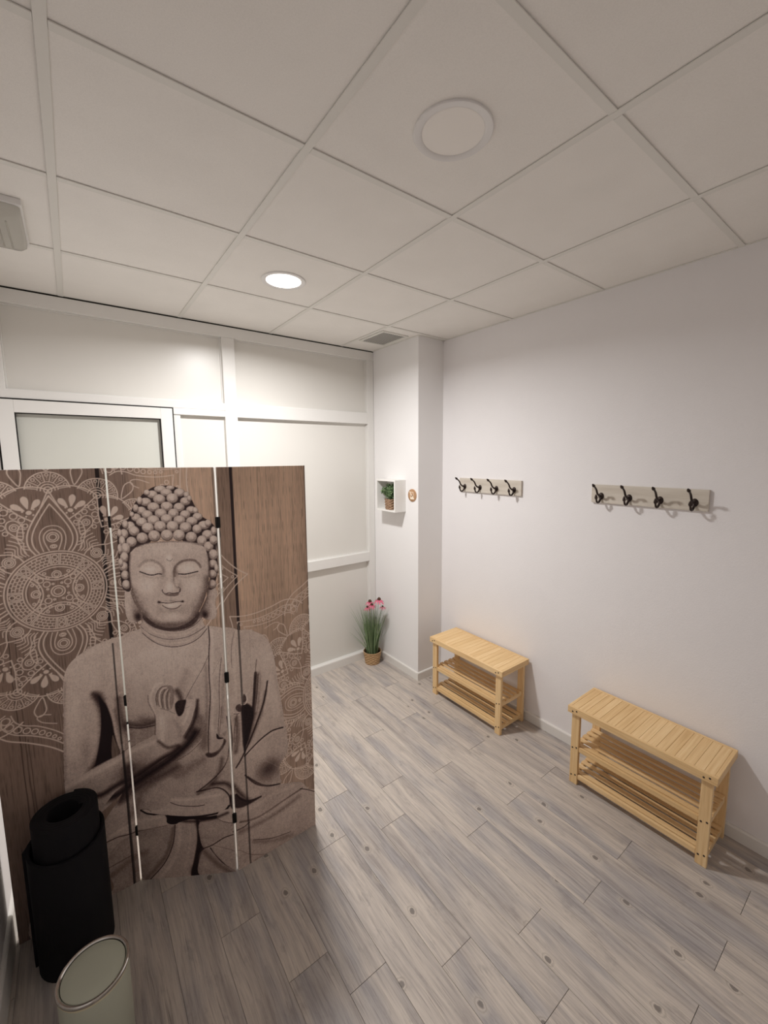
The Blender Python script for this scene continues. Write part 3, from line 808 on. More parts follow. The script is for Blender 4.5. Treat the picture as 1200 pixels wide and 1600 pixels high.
# stone figure of the printed screen: (kind, tone, width/rotation mm/deg, softness mm, opacity, points in mm on the unfolded print)
BUDDHA = [
('M',0.6,0,1.2,1.0,[481,1145,428,1130,403,1115,373,1112,333,1105,291,1089,256,1069,234,1049,219,1022,210,982,203,919,201,854,194,775,187,667,182,585,181,528,180,473,191,403,236,376,291,393,349,428,384,447,415,458,502,406,630,334,735,310,798,434,938,333,997,304,1025,323,1020,341,1016,398,1026,417,1045,439,1059,457,1064,504,1062,547,1052,605,1046,673,1036,741,1027,814,1021,874,1015,927,1005,975,992,1015,971,1049,939,1074,901,1097,859,1106,829,1123,793,1135,750,1143,734,1143,725,1159,717,1186,698,1210,601,1169,500,1201,487,1173]),
('M',0.6,0,1.2,1.0,[348,413,289,336,286,259,288,195,295,101,285,17,65,108,52,-52,293,-187,491,-154,798,-123,940,-158,1198,-185,1215,13,1204,178,1167,213,1131,266,1085,289,1006,319,932,375,862,429,773,510,613,486,455,472,385,459]),
('b',0.78,0,0,0.55,[544,1023,174,98]),
('b',0.7,0,0,0.4,[394,998,96,113]),
('b',0.72,0,0,0.5,[272,1004,55,70]),
('b',0.7,0,0,0.5,[234,841,29,152]),
('b',0.7,0,0,0.6,[966,947,51,111]),
('b',0.72,0,0,0.5,[1009,739,41,127]),
('b',0.68,0,0,0.3,[929,643,80,34]),
('b',0.52,0,0,0.5,[600,486,143,75]),
('b',0.5,0,0,0.6,[466,674,80,36]),
('b',0.5,0,0,0.5,[599,523,198,62]),
('s',0.03,22,46,0.95,[311,890,326,827,327,757,320,691,305,639,270,580]),
('s',0.4,20,40,0.4,[259,718,259,661,250,608]),
('s',0.12,14,26,0.7,[299,906,314,878,333,836]),
('f',0.02,0,7,0.97,[315,889,328,861,342,827,351,777,355,716,362,660,369,618,339,608,307,600,282,592,299,671,313,752,317,831]),
('W',0,0,2,0.75,[348,703,356,675,366,620,340,612]),
('s',0.56,10,9,0.75,[340,862,351,806,362,743,369,681,374,619]),
('s',0.3,12,14,0.5,[363,813,372,739,378,659]),
('s',0.34,6,14,0.5,[216,980,205,875,196,746,186,583]),
('s',0.72,26,40,0.45,[233,930,228,816,219,679]),
('s',0.74,24,36,0.45,[251,1055,294,1074,356,1083]),
('s',0.34,10,22,0.6,[724,979,723,873,716,753,704,633]),
('s',0.5,8,12,0.4,[761,930,758,811,748,691]),
('s',0.14,18,34,0.7,[379,853,383,781,393,718,406,678]),
('s',0.1,18,40,0.75,[397,732,454,722,508,737]),
('f',0.44,0,8,0.75,[402,711,453,708,507,713,509,671,448,645,391,623,390,672]),
('s',0.4,22,40,0.5,[650,953,626,902,615,855]),
('s',0.22,24,40,0.7,[672,780,663,721,632,662]),
('s',0.34,30,44,0.6,[691,743,698,676,695,609]),
('s',0.66,10,16,0.5,[769,976,758,870,752,751]),
('s',0.42,10,16,0.6,[799,969,787,845,777,713]),
('s',0.38,26,44,0.6,[577,482,634,515,691,554]),
('s',0.62,30,44,0.5,[533,467,596,437,652,451]),
('s',0.24,14,26,0.7,[768,548,754,487,718,433,660,394]),
('b',0.22,0,0,0.65,[466,740,50,33]),
('s',0.1,5,3,0.75,[403,717,448,711,502,719]),
('b',0.42,0,0,0.35,[392,837,28,143]),
('b',0.45,0,0,0.6,[461,674,58,33]),
('s',0.45,1.6,1,0.5,[568,1062,569,998,570,940,573,899]),
('s',0.42,1.8,1,0.6,[594,1060,589,986,588,904,582,822]),
('s',0.25,2,1,0.7,[583,774,584,702,585,611]),
('s',0.38,1.8,1,0.5,[609,547,609,467,614,372]),
('s',0.18,2.4,1.2,0.85,[740,1019,715,967,683,913,653,862,625,807,606,754]),
('s',0.1,4.2,2,0.9,[745,1140,746,1082,740,1019,736,931,736,842,727,753,718,662,714,580]),
('s',0.78,12,8,0.45,[756,1128,756,1047,746,930,744,812,735,692,732,600]),
('s',0.2,3,1.5,0.8,[790,1004,781,946,773,870,770,780,761,702,758,653]),
('s',0.28,2,1,0.6,[787,999,769,970,748,927]),
('s',0.22,2.6,1.4,0.75,[837,1103,825,1059,819,1008,819,949]),
('s',0.74,9,6,0.45,[846,1106,834,1033,830,915,830,801]),
('f',0.08,0,8,0.75,[709,580,731,578,757,592,775,618,781,639,789,627,770,591,741,562,714,558,701,571]),
('f',0.04,0,2,0.9,[752,666,763,650,781,643,762,638,751,645]),
('f',0.45,0,3,0.6,[760,652,794,678,790,657,773,645]),
('b',0.34,0,0,0.6,[635,698,65,54]),
('b',0.36,0,0,0.6,[696,633,44,49]),
('b',0.26,15,0,0.65,[667,787,13,66]),
('b',0.55,0,0,0.6,[749,599,25,18]),
('s',0.28,3.5,2.5,0.7,[689,695,659,648,618,608,573,581,522,554]),
('s',0.66,3,2,0.6,[688,643,650,600,599,561,537,534,482,520]),
('s',0.25,3,2,0.6,[682,628,633,583,582,553]),
('s',0.14,18,34,0.75,[932,880,926,803,911,724,888,648,865,590]),
('s',0.2,12,26,0.65,[965,790,944,712,913,644,876,585]),
('s',0.2,16,26,0.7,[826,718,828,645,816,567]),
('s',0.5,8,20,0.5,[1014,853,1028,756,1039,646]),
('f',0.04,0,10,0.92,[850,759,874,769,900,740,904,699,888,648,872,598,855,549,849,608,849,692]),
('s',0.08,12,6,0.85,[922,894,916,840,909,776,899,712,885,650,869,600]),
('s',0.25,4,3,0.7,[930,953,924,916,920,884]),
('s',0.1,8,4,0.85,[976,837,961,768,941,713,916,660,888,603,861,557,835,518,814,494]),
('b',0.62,-8,0,0.5,[945,797,12,73]),
('s',0.6,7,5,0.6,[940,877,931,801,916,717]),
('s',0.74,10,8,0.5,[991,860,979,785,955,707]),
('s',0.07,7,3.5,0.9,[854,529,891,553,935,577,979,592,1009,593,1042,588]),
('s',0.72,9,6,0.45,[874,532,914,557,961,577,1009,581]),
('s',0.2,3,2,0.5,[779,787,771,717,763,657]),
('s',0.85,3,1.5,0.8,[815,750,826,741,840,742]),
('s',0.1,3,1.5,0.8,[817,741,840,735]),
('f',0.16,0,3,0.85,[825,765,834,777,850,772,849,742,835,745]),
('s',0.85,3.5,1.6,0.85,[850,772,869,768,878,784,874,808,881,815]),
('f',0.12,0,3,0.8,[863,815,873,803,874,783,861,777]),
('s',0.22,4,3,0.7,[830,733,816,678,810,614]),
('s',0.5,6,4,0.5,[842,723,830,644,816,578]),
('s',0.12,5,3,0.85,[798,740,803,632,792,549,764,495,711,443,664,407]),
('s',0.62,8,5,0.5,[800,574,780,511,747,468]),
('s',0.48,3,2,0.5,[904,1086,903,1015,902,934,899,819]),
('b',0.12,0,0,0.8,[966,416,65,56]),
('b',0.7,0,0,0.5,[924,518,51,40]),
('s',0.62,2,1.2,0.6,[939,470,973,442,1010,404]),
('s',0.12,6,4,0.85,[863,426,895,388,933,351,974,329,1022,314]),
('s',0.03,30,44,0.95,[266,465,322,440,369,446,419,470,493,519,561,563,630,626,666,678]),
('s',0.16,26,44,0.7,[376,411,434,450,512,487,580,525]),
('f',0.58,0,4,1,[181,579,214,577,248,585,275,595,312,604,370,615,421,639,476,663,504,677,539,644,586,611,551,576,494,538,415,485,366,466,339,454,292,410,247,384,197,413,180,492]),
('s',0.74,14,20,0.65,[187,556,274,573,342,583,375,597,436,621,502,647]),
('s',0.06,18,30,0.9,[223,482,293,468,335,479,368,486,401,487,461,525,518,564,563,588,594,613]),
('s',0.2,3,3,0.6,[275,592,312,602,370,614,421,638]),
('f',0.62,0,3,1,[504,674,509,719,509,767,497,794,487,824,487,851,498,880,512,899,529,916,542,921,558,914,578,899,589,869,580,810,588,768,603,752,616,753,625,783,642,818,660,829,675,825,677,804,666,772,651,727,634,695,611,661,587,626,564,615,538,629,518,652]),
('s',0.8,22,30,0.7,[531,753,533,705,530,657]),
('s',0.8,9,12,0.7,[649,806,638,758,620,717]),
('s',0.4,16,26,0.5,[583,732,602,701,605,664]),
('s',0.2,12,18,0.7,[513,646,548,616,587,623]),
('f',0.38,0,6,0.85,[519,814,519,849,531,878,556,894,585,889,591,857,582,801,565,784,539,793]),
('s',0.74,9,4,0.9,[508,773,497,815,496,847,508,879,526,900,546,906]),
('s',0.7,6.5,3,0.9,[534,798,530,831,534,860,547,880,561,883]),
('s',0.66,6,3,0.85,[552,791,550,829,555,859,567,875]),
('s',0.6,5.5,3,0.8,[569,788,567,822,573,858]),
('s',0.24,2.8,1.6,0.9,[519,805,516,832,521,858,531,877,548,891]),
('s',0.24,2.8,1.6,0.9,[542,796,539,824,544,853,555,875]),
('s',0.24,2.8,1.6,0.9,[560,792,559,823,563,852,571,875]),
('f',0.05,0,6,0.92,[590,800,600,820,621,825,637,824,631,798,621,767,606,754,596,764]),
('s',0.14,18,28,0.7,[602,868,616,831,610,784]),
('s',0.3,3,3,0.6,[533,792,565,780,588,765]),
('s',0.2,2,1.5,0.6,[627,789,640,791,649,797]),
('s',0.24,4,6,0.6,[486,854,486,822,498,790,507,764,505,707,503,677]),
('s',0.12,10,16,0.8,[683,821,674,762,654,709,624,657]),
('b',0.1,0,0,0.6,[420,519,93,53]),
('s',0.1,22,40,0.7,[391,544,379,462,354,405]),
('s',0.3,30,50,0.5,[397,327,427,412,478,461]),
('s',0.14,14,26,0.8,[721,433,785,428,824,365,865,306]),
('f',0.06,0,9,0.85,[794,377,815,356,865,310,920,300,873,292,820,297,791,322]),
('f',0.66,0,2,1,[422,336,446,340,484,328,525,348,544,373,571,385,618,378,686,390,735,404,767,394,787,356,781,325,754,302,681,294,601,292,522,306,467,313,436,321]),
('s',0.82,11,7,0.6,[550,373,605,368,685,372,750,380]),
('s',0.72,9,6,0.5,[452,327,523,327,618,318,715,324]),
('s',0.12,3.5,2,0.85,[543,361,580,343,643,334,683,337]),
('s',0.04,8,3,0.95,[420,335,440,319,467,311,537,296,616,285,697,287,762,301,787,325]),
('s',0.15,3,1.5,0.8,[422,338,445,338,460,326]),
('s',0.1,6,3,0.9,[655,402,695,409,736,415,767,402,788,374,793,345]),
('f',0.04,0,2,1,[522,302,553,294,616,283,696,281,735,283,728,267,679,264,644,269,599,265,550,256,523,267]),
('f',0.64,0,3,0.95,[286,259,325,280,388,292,443,302,506,307,522,290,519,268,506,252,439,243,384,245,330,259,292,251]),
('s',0.76,10,6,0.5,[310,270,394,283,497,295]),
('s',0.18,5,3,0.85,[289,250,336,250,398,237,518,253]),
('f',0.52,0,4,0.8,[398,235,550,254,540,164,498,75,429,-3,292,12,289,159,327,216]),
('s',0.2,3.5,2,0.7,[290,131,328,134,377,138]),
('s',0.7,8,6,0.4,[291,238,286,161,296,73]),
('b',0.62,0,0,0.6,[457,163,71,56]),
('b',0.4,0,0,0.5,[402,66,63,56]),
('f',0.6,0,2,0.95,[556,253,644,269,644,191,627,99,603,9,517,-3,437,-4,502,69,541,155]),
('s',0.72,14,8,0.6,[574,244,564,152,530,71,477,1]),
('s',0.1,4,2,0.9,[555,253,541,164,500,74,430,-5]),
('s',0.7,10,7,0.4,[615,259,613,166,585,47]),
('s',0.1,16,26,0.8,[650,256,658,171,640,79,623,5]),
('f',0.06,0,8,0.92,[644,267,656,260,655,190,672,133,645,97,641,3,607,2,627,90,644,182]),
('b',0.02,0,0,0.9,[629,23,24,28]),
('f',0.56,0,3,0.9,[658,255,728,267,751,251,800,243,797,184,755,176,705,143,671,128,656,172]),
('b',0.64,0,0,0.6,[709,223,49,37]),
('s',0.1,5,3,0.85,[655,125,705,141,755,171,797,184]),
('f',0.68,0,2,0.95,[732,278,744,300,774,308,803,302,802,242,759,253,736,262]),
('s',0.2,3,2,0.7,[734,267,759,250,800,239]),
('f',0.56,0,3,0.9,[651,87,687,126,718,90,748,44,796,-2,647,-3]),
('s',0.06,5,2.5,0.95,[696,128,718,90,749,47,800,0]),
('f',0.58,0,4,0.85,[704,131,797,175,845,165,850,8,800,-4,749,49]),
('s',0.28,2.5,1.5,0.7,[713,138,801,101,852,50,934,-1]),
('s',0.26,9,6,0.75,[817,229,888,208,953,210,1032,222,1130,234]),
('s',0.72,20,12,0.5,[819,274,900,268,985,281,1085,270]),
('s',0.12,6,4,0.8,[798,198,833,196,860,204]),
('b',0.68,0,0,0.5,[971,171,170,68]),
('s',0.15,3.5,2,0.8,[874,108,966,63,1060,41]),
('s',0.35,3,2,0.6,[861,40,934,2,1013,-4]),
('b',0.62,0,0,0.5,[964,16,119,39]),
('s',0.1,6,3,0.85,[852,439,879,398,913,361,959,333,1011,317]),
('s',0.06,8,4,0.9,[807,369,831,333,865,308,920,300]),
('s',0.1,4,2,0.8,[1120,237,1156,215,1204,178]),
('b',0.7,0,0,0.5,[903,333,55,28]),
('s',0.5,4,3,0.4,[695,408,752,421,808,401,845,428]),
('s',0.05,10,18,0.7,[536,285,615,264,712,269,778,291]),
('s',0.3,18,34,0.5,[290,86,361,112,431,137]),
('s',0.26,12,26,0.6,[549,237,509,111,421,7]),
('s',0.26,18,32,0.6,[670,114,716,52,779,-2]),
('s',0.34,16,34,0.6,[814,183,877,176,981,175,1113,199]),
('s',0.36,16,30,0.5,[873,100,965,50,1065,21]),
('s',0.36,16,34,0.45,[878,0,962,-23,1115,-35,1192,-27]),
('M',0.56,0,1.2,1.0,[490,1213,490,1179,478,1154,484,1128,517,1087,594,1060,668,1071,713,1107,733,1140,715,1164,712,1204]),
('f',0.12,0,8,0.85,[492,1207,498,1173,537,1143,598,1128,662,1137,700,1164,713,1201,669,1166,599,1141,533,1166]),
('s',0.14,2.6,1.4,0.85,[489,1193,510,1164,547,1141,598,1127,651,1131,694,1152,714,1172]),
('s',0.14,2.6,1.4,0.85,[481,1151,507,1123,550,1101,596,1092,659,1100,703,1121,732,1141]),
('s',0.12,3,1.6,0.9,[484,1125,510,1098,550,1071,602,1059,657,1068,704,1093,738,1131]),
('s',0.68,7,4,0.5,[492,1168,535,1123,597,1110,660,1116,710,1147]),
('s',0.68,7,4,0.5,[490,1137,543,1086,603,1076,664,1084,719,1124]),
('M',0.6,0,1.2,1.0,[433,1315,454,1308,464,1269,479,1235,490,1201,482,1179,456,1170,436,1176,426,1210,426,1260]),
('b',0.03,0,0,0.98,[473,1195,20,31]),
('b',0.35,0,0,0.5,[461,1230,15,39]),
('b',0.72,0,0,0.5,[436,1243,11,50]),
('s',0.3,3,2,0.6,[453,1297,461,1264,476,1230]),
('M',0.58,0,1.2,1.0,[750,1304,779,1305,787,1280,778,1241,782,1204,776,1178,760,1169,735,1173,718,1191,715,1206,731,1237,746,1270]),
('b',0.03,0,0,0.98,[733,1194,20,26]),
('b',0.4,0,0,0.5,[751,1225,16,34]),
('b',0.66,0,0,0.5,[769,1218,11,40]),
('M',0.14,0,1.2,1.0,[454,1308,426,1309,419,1337,419,1381,417,1413,418,1473,420,1532,439,1574,466,1594,484,1636,505,1668,538,1699,572,1719,613,1723,650,1718,689,1696,709,1670,725,1632,744,1600,779,1575,801,1539,802,1496,796,1441,798,1386,784,1330,778,1304,753,1301,755,1387,615,1533,470,1423]),
('c',0.66,0,0,1,[594,1709,23,14]),
('c',0.66,0,0,1,[632,1714,16,9]),
('c',0.66,0,0,1,[616,1695,22,15]),
('c',0.66,0,0,1,[666,1694,21,17]),
('c',0.66,0,0,1,[563,1688,20,16]),
('c',0.66,0,0,1,[543,1696,12,12]),
('c',0.66,0,0,1,[692,1685,11,13]),
('c',0.66,0,0,1,[588,1669,23,20]),
('c',0.66,0,0,1,[637,1672,22,20]),
('c',0.66,0,0,1,[686,1659,20,17]),
('c',0.66,0,0,1,[536,1659,21,17]),
('c',0.66,0,0,1,[514,1665,11,16]),
('c',0.66,0,0,1,[702,1670,9,13]),
('c',0.66,0,0,1,[564,1638,23,19]),
('c',0.66,0,0,1,[614,1640,23,19]),
('c',0.66,0,0,1,[661,1636,21,18]),
('c',0.66,0,0,1,[517,1625,19,16]),
('c',0.66,0,0,1,[706,1625,19,15]),
('c',0.66,0,0,1,[497,1635,11,16]),
('c',0.66,0,0,1,[722,1622,11,14]),
('c',0.66,0,0,1,[590,1613,23,19]),
('c',0.66,0,0,1,[638,1612,21,19]),
('c',0.66,0,0,1,[538,1609,21,18]),
('c',0.66,0,0,1,[682,1607,20,17]),
('c',0.66,0,0,1,[496,1598,18,16]),
('c',0.66,0,0,1,[729,1597,19,16]),
('c',0.66,0,0,1,[481,1611,9,11]),
('c',0.66,0,0,1,[560,1587,23,19]),
('c',0.66,0,0,1,[610,1591,22,19]),
('c',0.66,0,0,1,[659,1585,23,18]),
('c',0.66,0,0,1,[515,1580,21,18]),
('c',0.66,0,0,1,[706,1580,22,17]),
('c',0.66,0,0,1,[471,1563,18,20]),
('c',0.66,0,0,1,[752,1562,23,18]),
('c',0.66,0,0,1,[453,1572,12,17]),
('c',0.66,0,0,1,[768,1570,13,15]),
('c',0.66,0,0,1,[537,1556,23,21]),
('c',0.66,0,0,1,[584,1561,23,22]),
('c',0.66,0,0,1,[631,1560,23,22]),
('c',0.66,0,0,1,[680,1555,23,21]),
('c',0.66,0,0,1,[484,1544,20,20]),
('c',0.66,0,0,1,[724,1547,18,19]),
('c',0.66,0,0,1,[446,1534,16,20]),
('c',0.66,0,0,1,[763,1524,21,19]),
('c',0.66,0,0,1,[429,1537,9,18]),
('c',0.66,0,0,1,[788,1539,11,18]),
('c',0.66,0,0,1,[513,1516,22,22]),
('c',0.66,0,0,1,[559,1523,23,23]),
('c',0.66,0,0,1,[607,1525,23,23]),
('c',0.66,0,0,1,[653,1524,23,23]),
('c',0.66,0,0,1,[700,1515,22,22]),
('c',0.66,0,0,1,[471,1501,20,21]),
('c',0.66,0,0,1,[740,1500,19,21]),
('c',0.66,0,0,1,[765,1475,19,21]),
('c',0.66,0,0,1,[786,1501,16,19]),
('c',0.66,0,0,1,[436,1505,12,21]),
('c',0.66,0,0,1,[447,1475,17,23]),
('c',0.66,0,0,1,[439,1440,16,22]),
('c',0.66,0,0,1,[433,1402,18,20]),
('c',0.66,0,0,1,[437,1367,16,19]),
('c',0.66,0,0,1,[438,1328,16,20]),
('c',0.66,0,0,1,[425,1473,9,22]),
('c',0.66,0,0,1,[424,1419,9,18]),
('c',0.66,0,0,1,[782,1441,19,22]),
('c',0.66,0,0,1,[778,1404,17,17]),
('c',0.66,0,0,1,[773,1361,18,18]),
('c',0.66,0,0,1,[770,1319,17,19]),
('c',0.66,0,0,1,[795,1463,1,19]),
('c',0.66,0,0,1,[790,1386,8,19]),
('M',0.6,0,1.2,1.0,[460,1450,454,1407,453,1363,457,1314,466,1269,481,1230,502,1195,531,1166,563,1147,597,1141,631,1146,663,1159,696,1186,722,1226,741,1270,754,1320,761,1376,762,1420,754,1458,735,1484,694,1495,643,1501,587,1500,531,1494,490,1481,468,1463]),
('s',0.18,8,14,0.75,[460,1450,453,1407,452,1363,457,1311,467,1264,486,1218,513,1178,558,1148,596,1140,641,1145,690,1176,722,1220,743,1270,757,1326,763,1387,762,1442]),
('b',0.34,-12,0,0.55,[734,1287,31,101]),
('b',0.26,0,0,0.6,[590,1155,89,20]),
('b',0.45,0,0,0.45,[492,1240,36,56]),
('b',0.32,0,0,0.5,[698,1215,37,45]),
('s',0.2,20,40,0.7,[707,1198,738,1265,753,1343]),
('s',0.2,12,36,0.6,[505,1201,549,1162,600,1152,653,1161,697,1193]),
('s',0.3,16,34,0.6,[467,1308,478,1252,505,1206]),
('b',0.4,0,0,0.5,[646,1215,31,23]),
('b',0.44,0,0,0.4,[563,1218,26,22]),
('b',0.72,0,0,0.6,[611,1468,118,27]),
('b',0.86,0,0,0.65,[516,1323,46,39]),
('b',0.82,0,0,0.55,[694,1317,47,39]),
('b',0.78,0,0,0.6,[602,1190,36,18]),
('b',0.8,0,0,0.7,[605,1391,14,61]),
('s',0.3,6,5,0.6,[490,1481,531,1494,587,1499,643,1499,694,1494,737,1481]),
('b',0.82,0,0,1,[610,1435,13,12]),
('s',0.22,2.6,1.2,0.85,[599,1429,605,1422,615,1421,622,1429]),
('s',0.42,10,5,0.7,[491,1400,508,1417,531,1425,556,1420,576,1403,587,1378]),
('s',0.28,10,5,0.75,[624,1358,625,1380,634,1399,653,1415,679,1422,705,1420,722,1406,728,1392]),
('s',0.75,8,5,0.6,[498,1392,517,1408,538,1411,560,1404,574,1384]),
('s',0.72,8,5,0.6,[644,1388,663,1403,684,1408,709,1400,721,1385]),
('b',0.92,0,0,0.85,[536,1387,37,19]),
('b',0.9,0,0,0.85,[681,1386,37,19]),
('b',0.36,0,0,0.6,[581,1370,10,27]),
('b',0.26,0,0,0.65,[632,1374,10,28]),
('s',0.04,4.2,1.8,1,[493,1380,507,1374,527,1366,545,1365,563,1369,576,1367]),
('s',0.04,4.2,1.8,1,[642,1366,665,1364,684,1367,702,1371,717,1374]),
('s',0.5,5,4,0.5,[506,1364,531,1354,562,1355]),
('s',0.46,5,4,0.5,[649,1353,680,1352,707,1361]),
('s',0.36,7,5,0.65,[624,1363,620,1341,624,1319,637,1307]),
('s',0.55,5,4,0.5,[588,1359,587,1331,578,1310]),
('b',0.92,0,0,0.8,[604,1314,19,22]),
('b',0.46,0,0,0.5,[570,1321,11,24]),
('b',0.38,0,0,0.5,[644,1318,11,24]),
('s',0.12,3.4,1.6,0.9,[574,1303,576,1292,585,1285,599,1289,610,1286,624,1287,639,1290,643,1303]),
('f',0.22,0,5,0.7,[580,1287,598,1285,637,1286,629,1275,608,1274,588,1278]),
('s',0.2,3,2,0.7,[637,1313,645,1304,642,1291]),
('s',0.08,3.4,1.5,0.95,[557,1251,575,1248,596,1246,611,1248,627,1251,651,1251]),
('b',0.06,0,0,0.9,[557,1251,7,6]),
('b',0.06,0,0,0.9,[650,1251,7,6]),
('s',0.55,4,2.5,0.6,[565,1255,586,1259,604,1255,625,1259,646,1255]),
('b',0.9,0,0,0.85,[604,1236,33,10]),
('b',0.44,0,0,0.6,[604,1255,29,5]),
('s',0.22,4,2.4,0.8,[570,1238,584,1227,604,1221,625,1224,642,1236]),
('b',0.42,0,0,0.6,[604,1212,31,8]),
]

# ------------------------------------------------------------------ folding screen: the printed picture
RES = 0.0018
SW_, SH_ = 1.2, 1.793
NXP = 223                                   # samples over one panel
NX, NZ = NXP * 3, 997
S_ = np.concatenate([np.linspace(k * .4, (k + 1) * .4, NXP) for k in range(3)]).astype(np.float32)
Z_ = np.linspace(0, SH_, NZ).astype(np.float32)
img = np.zeros((NZ, NX, 3), np.float32)
nrg = np.random.default_rng(5)
def lin(c): return np.array(srgb(*c)[:3], np.float32)
def smooth_noise(nz, nx, seed):
    g = np.random.default_rng(seed).random((nz + 2, nx + 2)).astype(np.float32)
    yi = np.linspace(0, nz, NZ, dtype=np.float32); xi = (S_ / SW_ * nx).astype(np.float32)
    y0 = yi.astype(int); x0 = np.minimum(xi.astype(int), nx); fy = (yi - y0)[:, None]; fx = (xi - x0)[None]
    fy = fy * fy * (3 - 2 * fy); fx = fx * fx * (3 - 2 * fx)
    a, b, c, d = g[y0][:, x0], g[y0][:, x0 + 1], g[y0 + 1][:, x0], g[y0 + 1][:, x0 + 1]
    return (a * (1 - fx) + b * fx) * (1 - fy) + (c * (1 - fx) + d * fx) * fy
# printed wood planks
warm = np.clip((S_ - .46) / .1, 0, 1) * (1 - np.clip((S_ - .79) / .012, 0, 1) * np.clip((.862 - S_) / .008, 0, 1) * .75)
warm = warm * (1 - .35 * np.clip((S_ - 1.12) / .08, 0, 1))
W0, W1 = lin((150, 127, 114)), lin((222, 190, 165))
warm2 = warm[None, :] * np.clip((Z_[:, None] - .75) / .5, .35, 1)
img[:] = W0[None, None] * (1 - warm2[..., None]) + W1[None, None] * warm2[..., None]
grain = .45 * smooth_noise(9, 420, 1) + .35 * smooth_noise(22, 640, 2) + .2 * smooth_noise(120, 640, 21)
img *= (0.80 + .40 * grain)[..., None]
big = smooth_noise(7, 16, 3)
img *= (0.86 + .28 * big)[..., None]
pores = np.clip((smooth_noise(34, 660, 4) - .66) / .2, 0, 1)
img *= (1 - .34 * pores)[..., None]

def bbox(pts, pad):
    x0, z0 = pts.min(0) - pad; x1, z1 = pts.max(0) + pad
    i0, i1 = np.searchsorted(S_, x0), np.searchsorted(S_, x1, 'right')
    j0, j1 = np.searchsorted(Z_, z0), np.searchsorted(Z_, z1, 'right')
    return i0, i1, j0, j1
def dist_poly(pts, closed, box_):
    i0, i1, j0, j1 = box_
    X = S_[None, i0:i1]; Z = Z_[j0:j1, None]
    d2 = np.full((j1 - j0, i1 - i0), 1e9, np.float32); ins = np.zeros(d2.shape, bool)
    n = len(pts)
    for k in range(n if closed else n - 1):
        ax, az = pts[k]; bx, bz = pts[(k + 1) % n]
        ex, ez = bx - ax, bz - az; L = ex * ex + ez * ez + 1e-12
        t_ = np.clip(((X - ax) * ex + (Z - az) * ez) / L, 0, 1)
        d2 = np.minimum(d2, (X - ax - t_ * ex) ** 2 + (Z - az - t_ * ez) ** 2)
        if closed and az != bz:
            c = ((az > Z) != (bz > Z)) & (X < (bx - ax) * (Z - az) / (bz - az) + ax)
            ins ^= c
    return np.sqrt(d2), ins
def smooth_pts(P, closed, n=5):
    P = np.asarray(P, float); N = len(P)
    if N < 3: return P
    out = []
    for i in range(N if closed else N - 1):
        if closed: a, b, c, d = P[(i - 1) % N], P[i], P[(i + 1) % N], P[(i + 2) % N]
        else: a, b, c, d = P[max(i - 1, 0)], P[i], P[i + 1], P[min(i + 2, N - 1)]
        for k in range(n):
            u = k / n
            out.append(.5 * (2 * b + (c - a) * u + (2 * a - 5 * b + 4 * c - d) * u * u + (3 * b - a - 3 * c + d) * u ** 3))
    if not closed: out.append(P[-1])
    return np.array(out)

# printed plank joints behind the figure
def joint(s, w_, z0, z1, tone, al, wob=.0015, seed=0):
    zz = np.linspace(z0, z1, 40); r_ = np.random.default_rng(seed)
    P = np.stack([s + wob * np.cumsum(r_.normal(0, .35, 40)), zz], 1)
    P[:, 0] -= np.linspace(0, P[-1, 0] - s, 40)
    bb = bbox(P, w_ + .006); d, _ = dist_poly(P, False, bb)
    cov = np.clip((w_ / 2 - d) / RES + .5, 0, 1)[..., None] * al
    v = img[bb[2]:bb[3], bb[0]:bb[1]]; v[:] = v * (1 - cov) + lin(tone) * cov
joint(.376, .0135, 0, SH_, (38, 29, 31), .97, .0016, 1)
joint(.857, .0130, 0, SH_, (46, 35, 40), .97, .0006, 2)
joint(.088, .0022, 0, SH_, (60, 48, 42), .8, .004, 3); joint(.070, .003, 0, 1.25, (56, 45, 40), .8, .002, 4)
joint(.092, .0026, 0, .80, (58, 46, 40), .7, .002, 5); joint(.577, .002, 1.6, SH_, (80, 62, 54), .7, .001, 6)
joint(1.198, .006, 1.0, SH_, (70, 56, 52), .6, .001, 7); joint(.795, .004, 0, SH_, (96, 82, 76), .5, .001, 8)
for (a, b, c) in ((1.035, 1.62, 1.76), (1.07, 1.40, 1.79), (1.10, 1.1, 1.42), (.97, 1.25, 1.5), (1.13, 1.3, 1.7), (.93, 1.1, 1.4), (.70, 1.55, 1.75)):
    joint(a, .0018, b, c, (104, 80, 66), .45, .003, int(a * 1000))

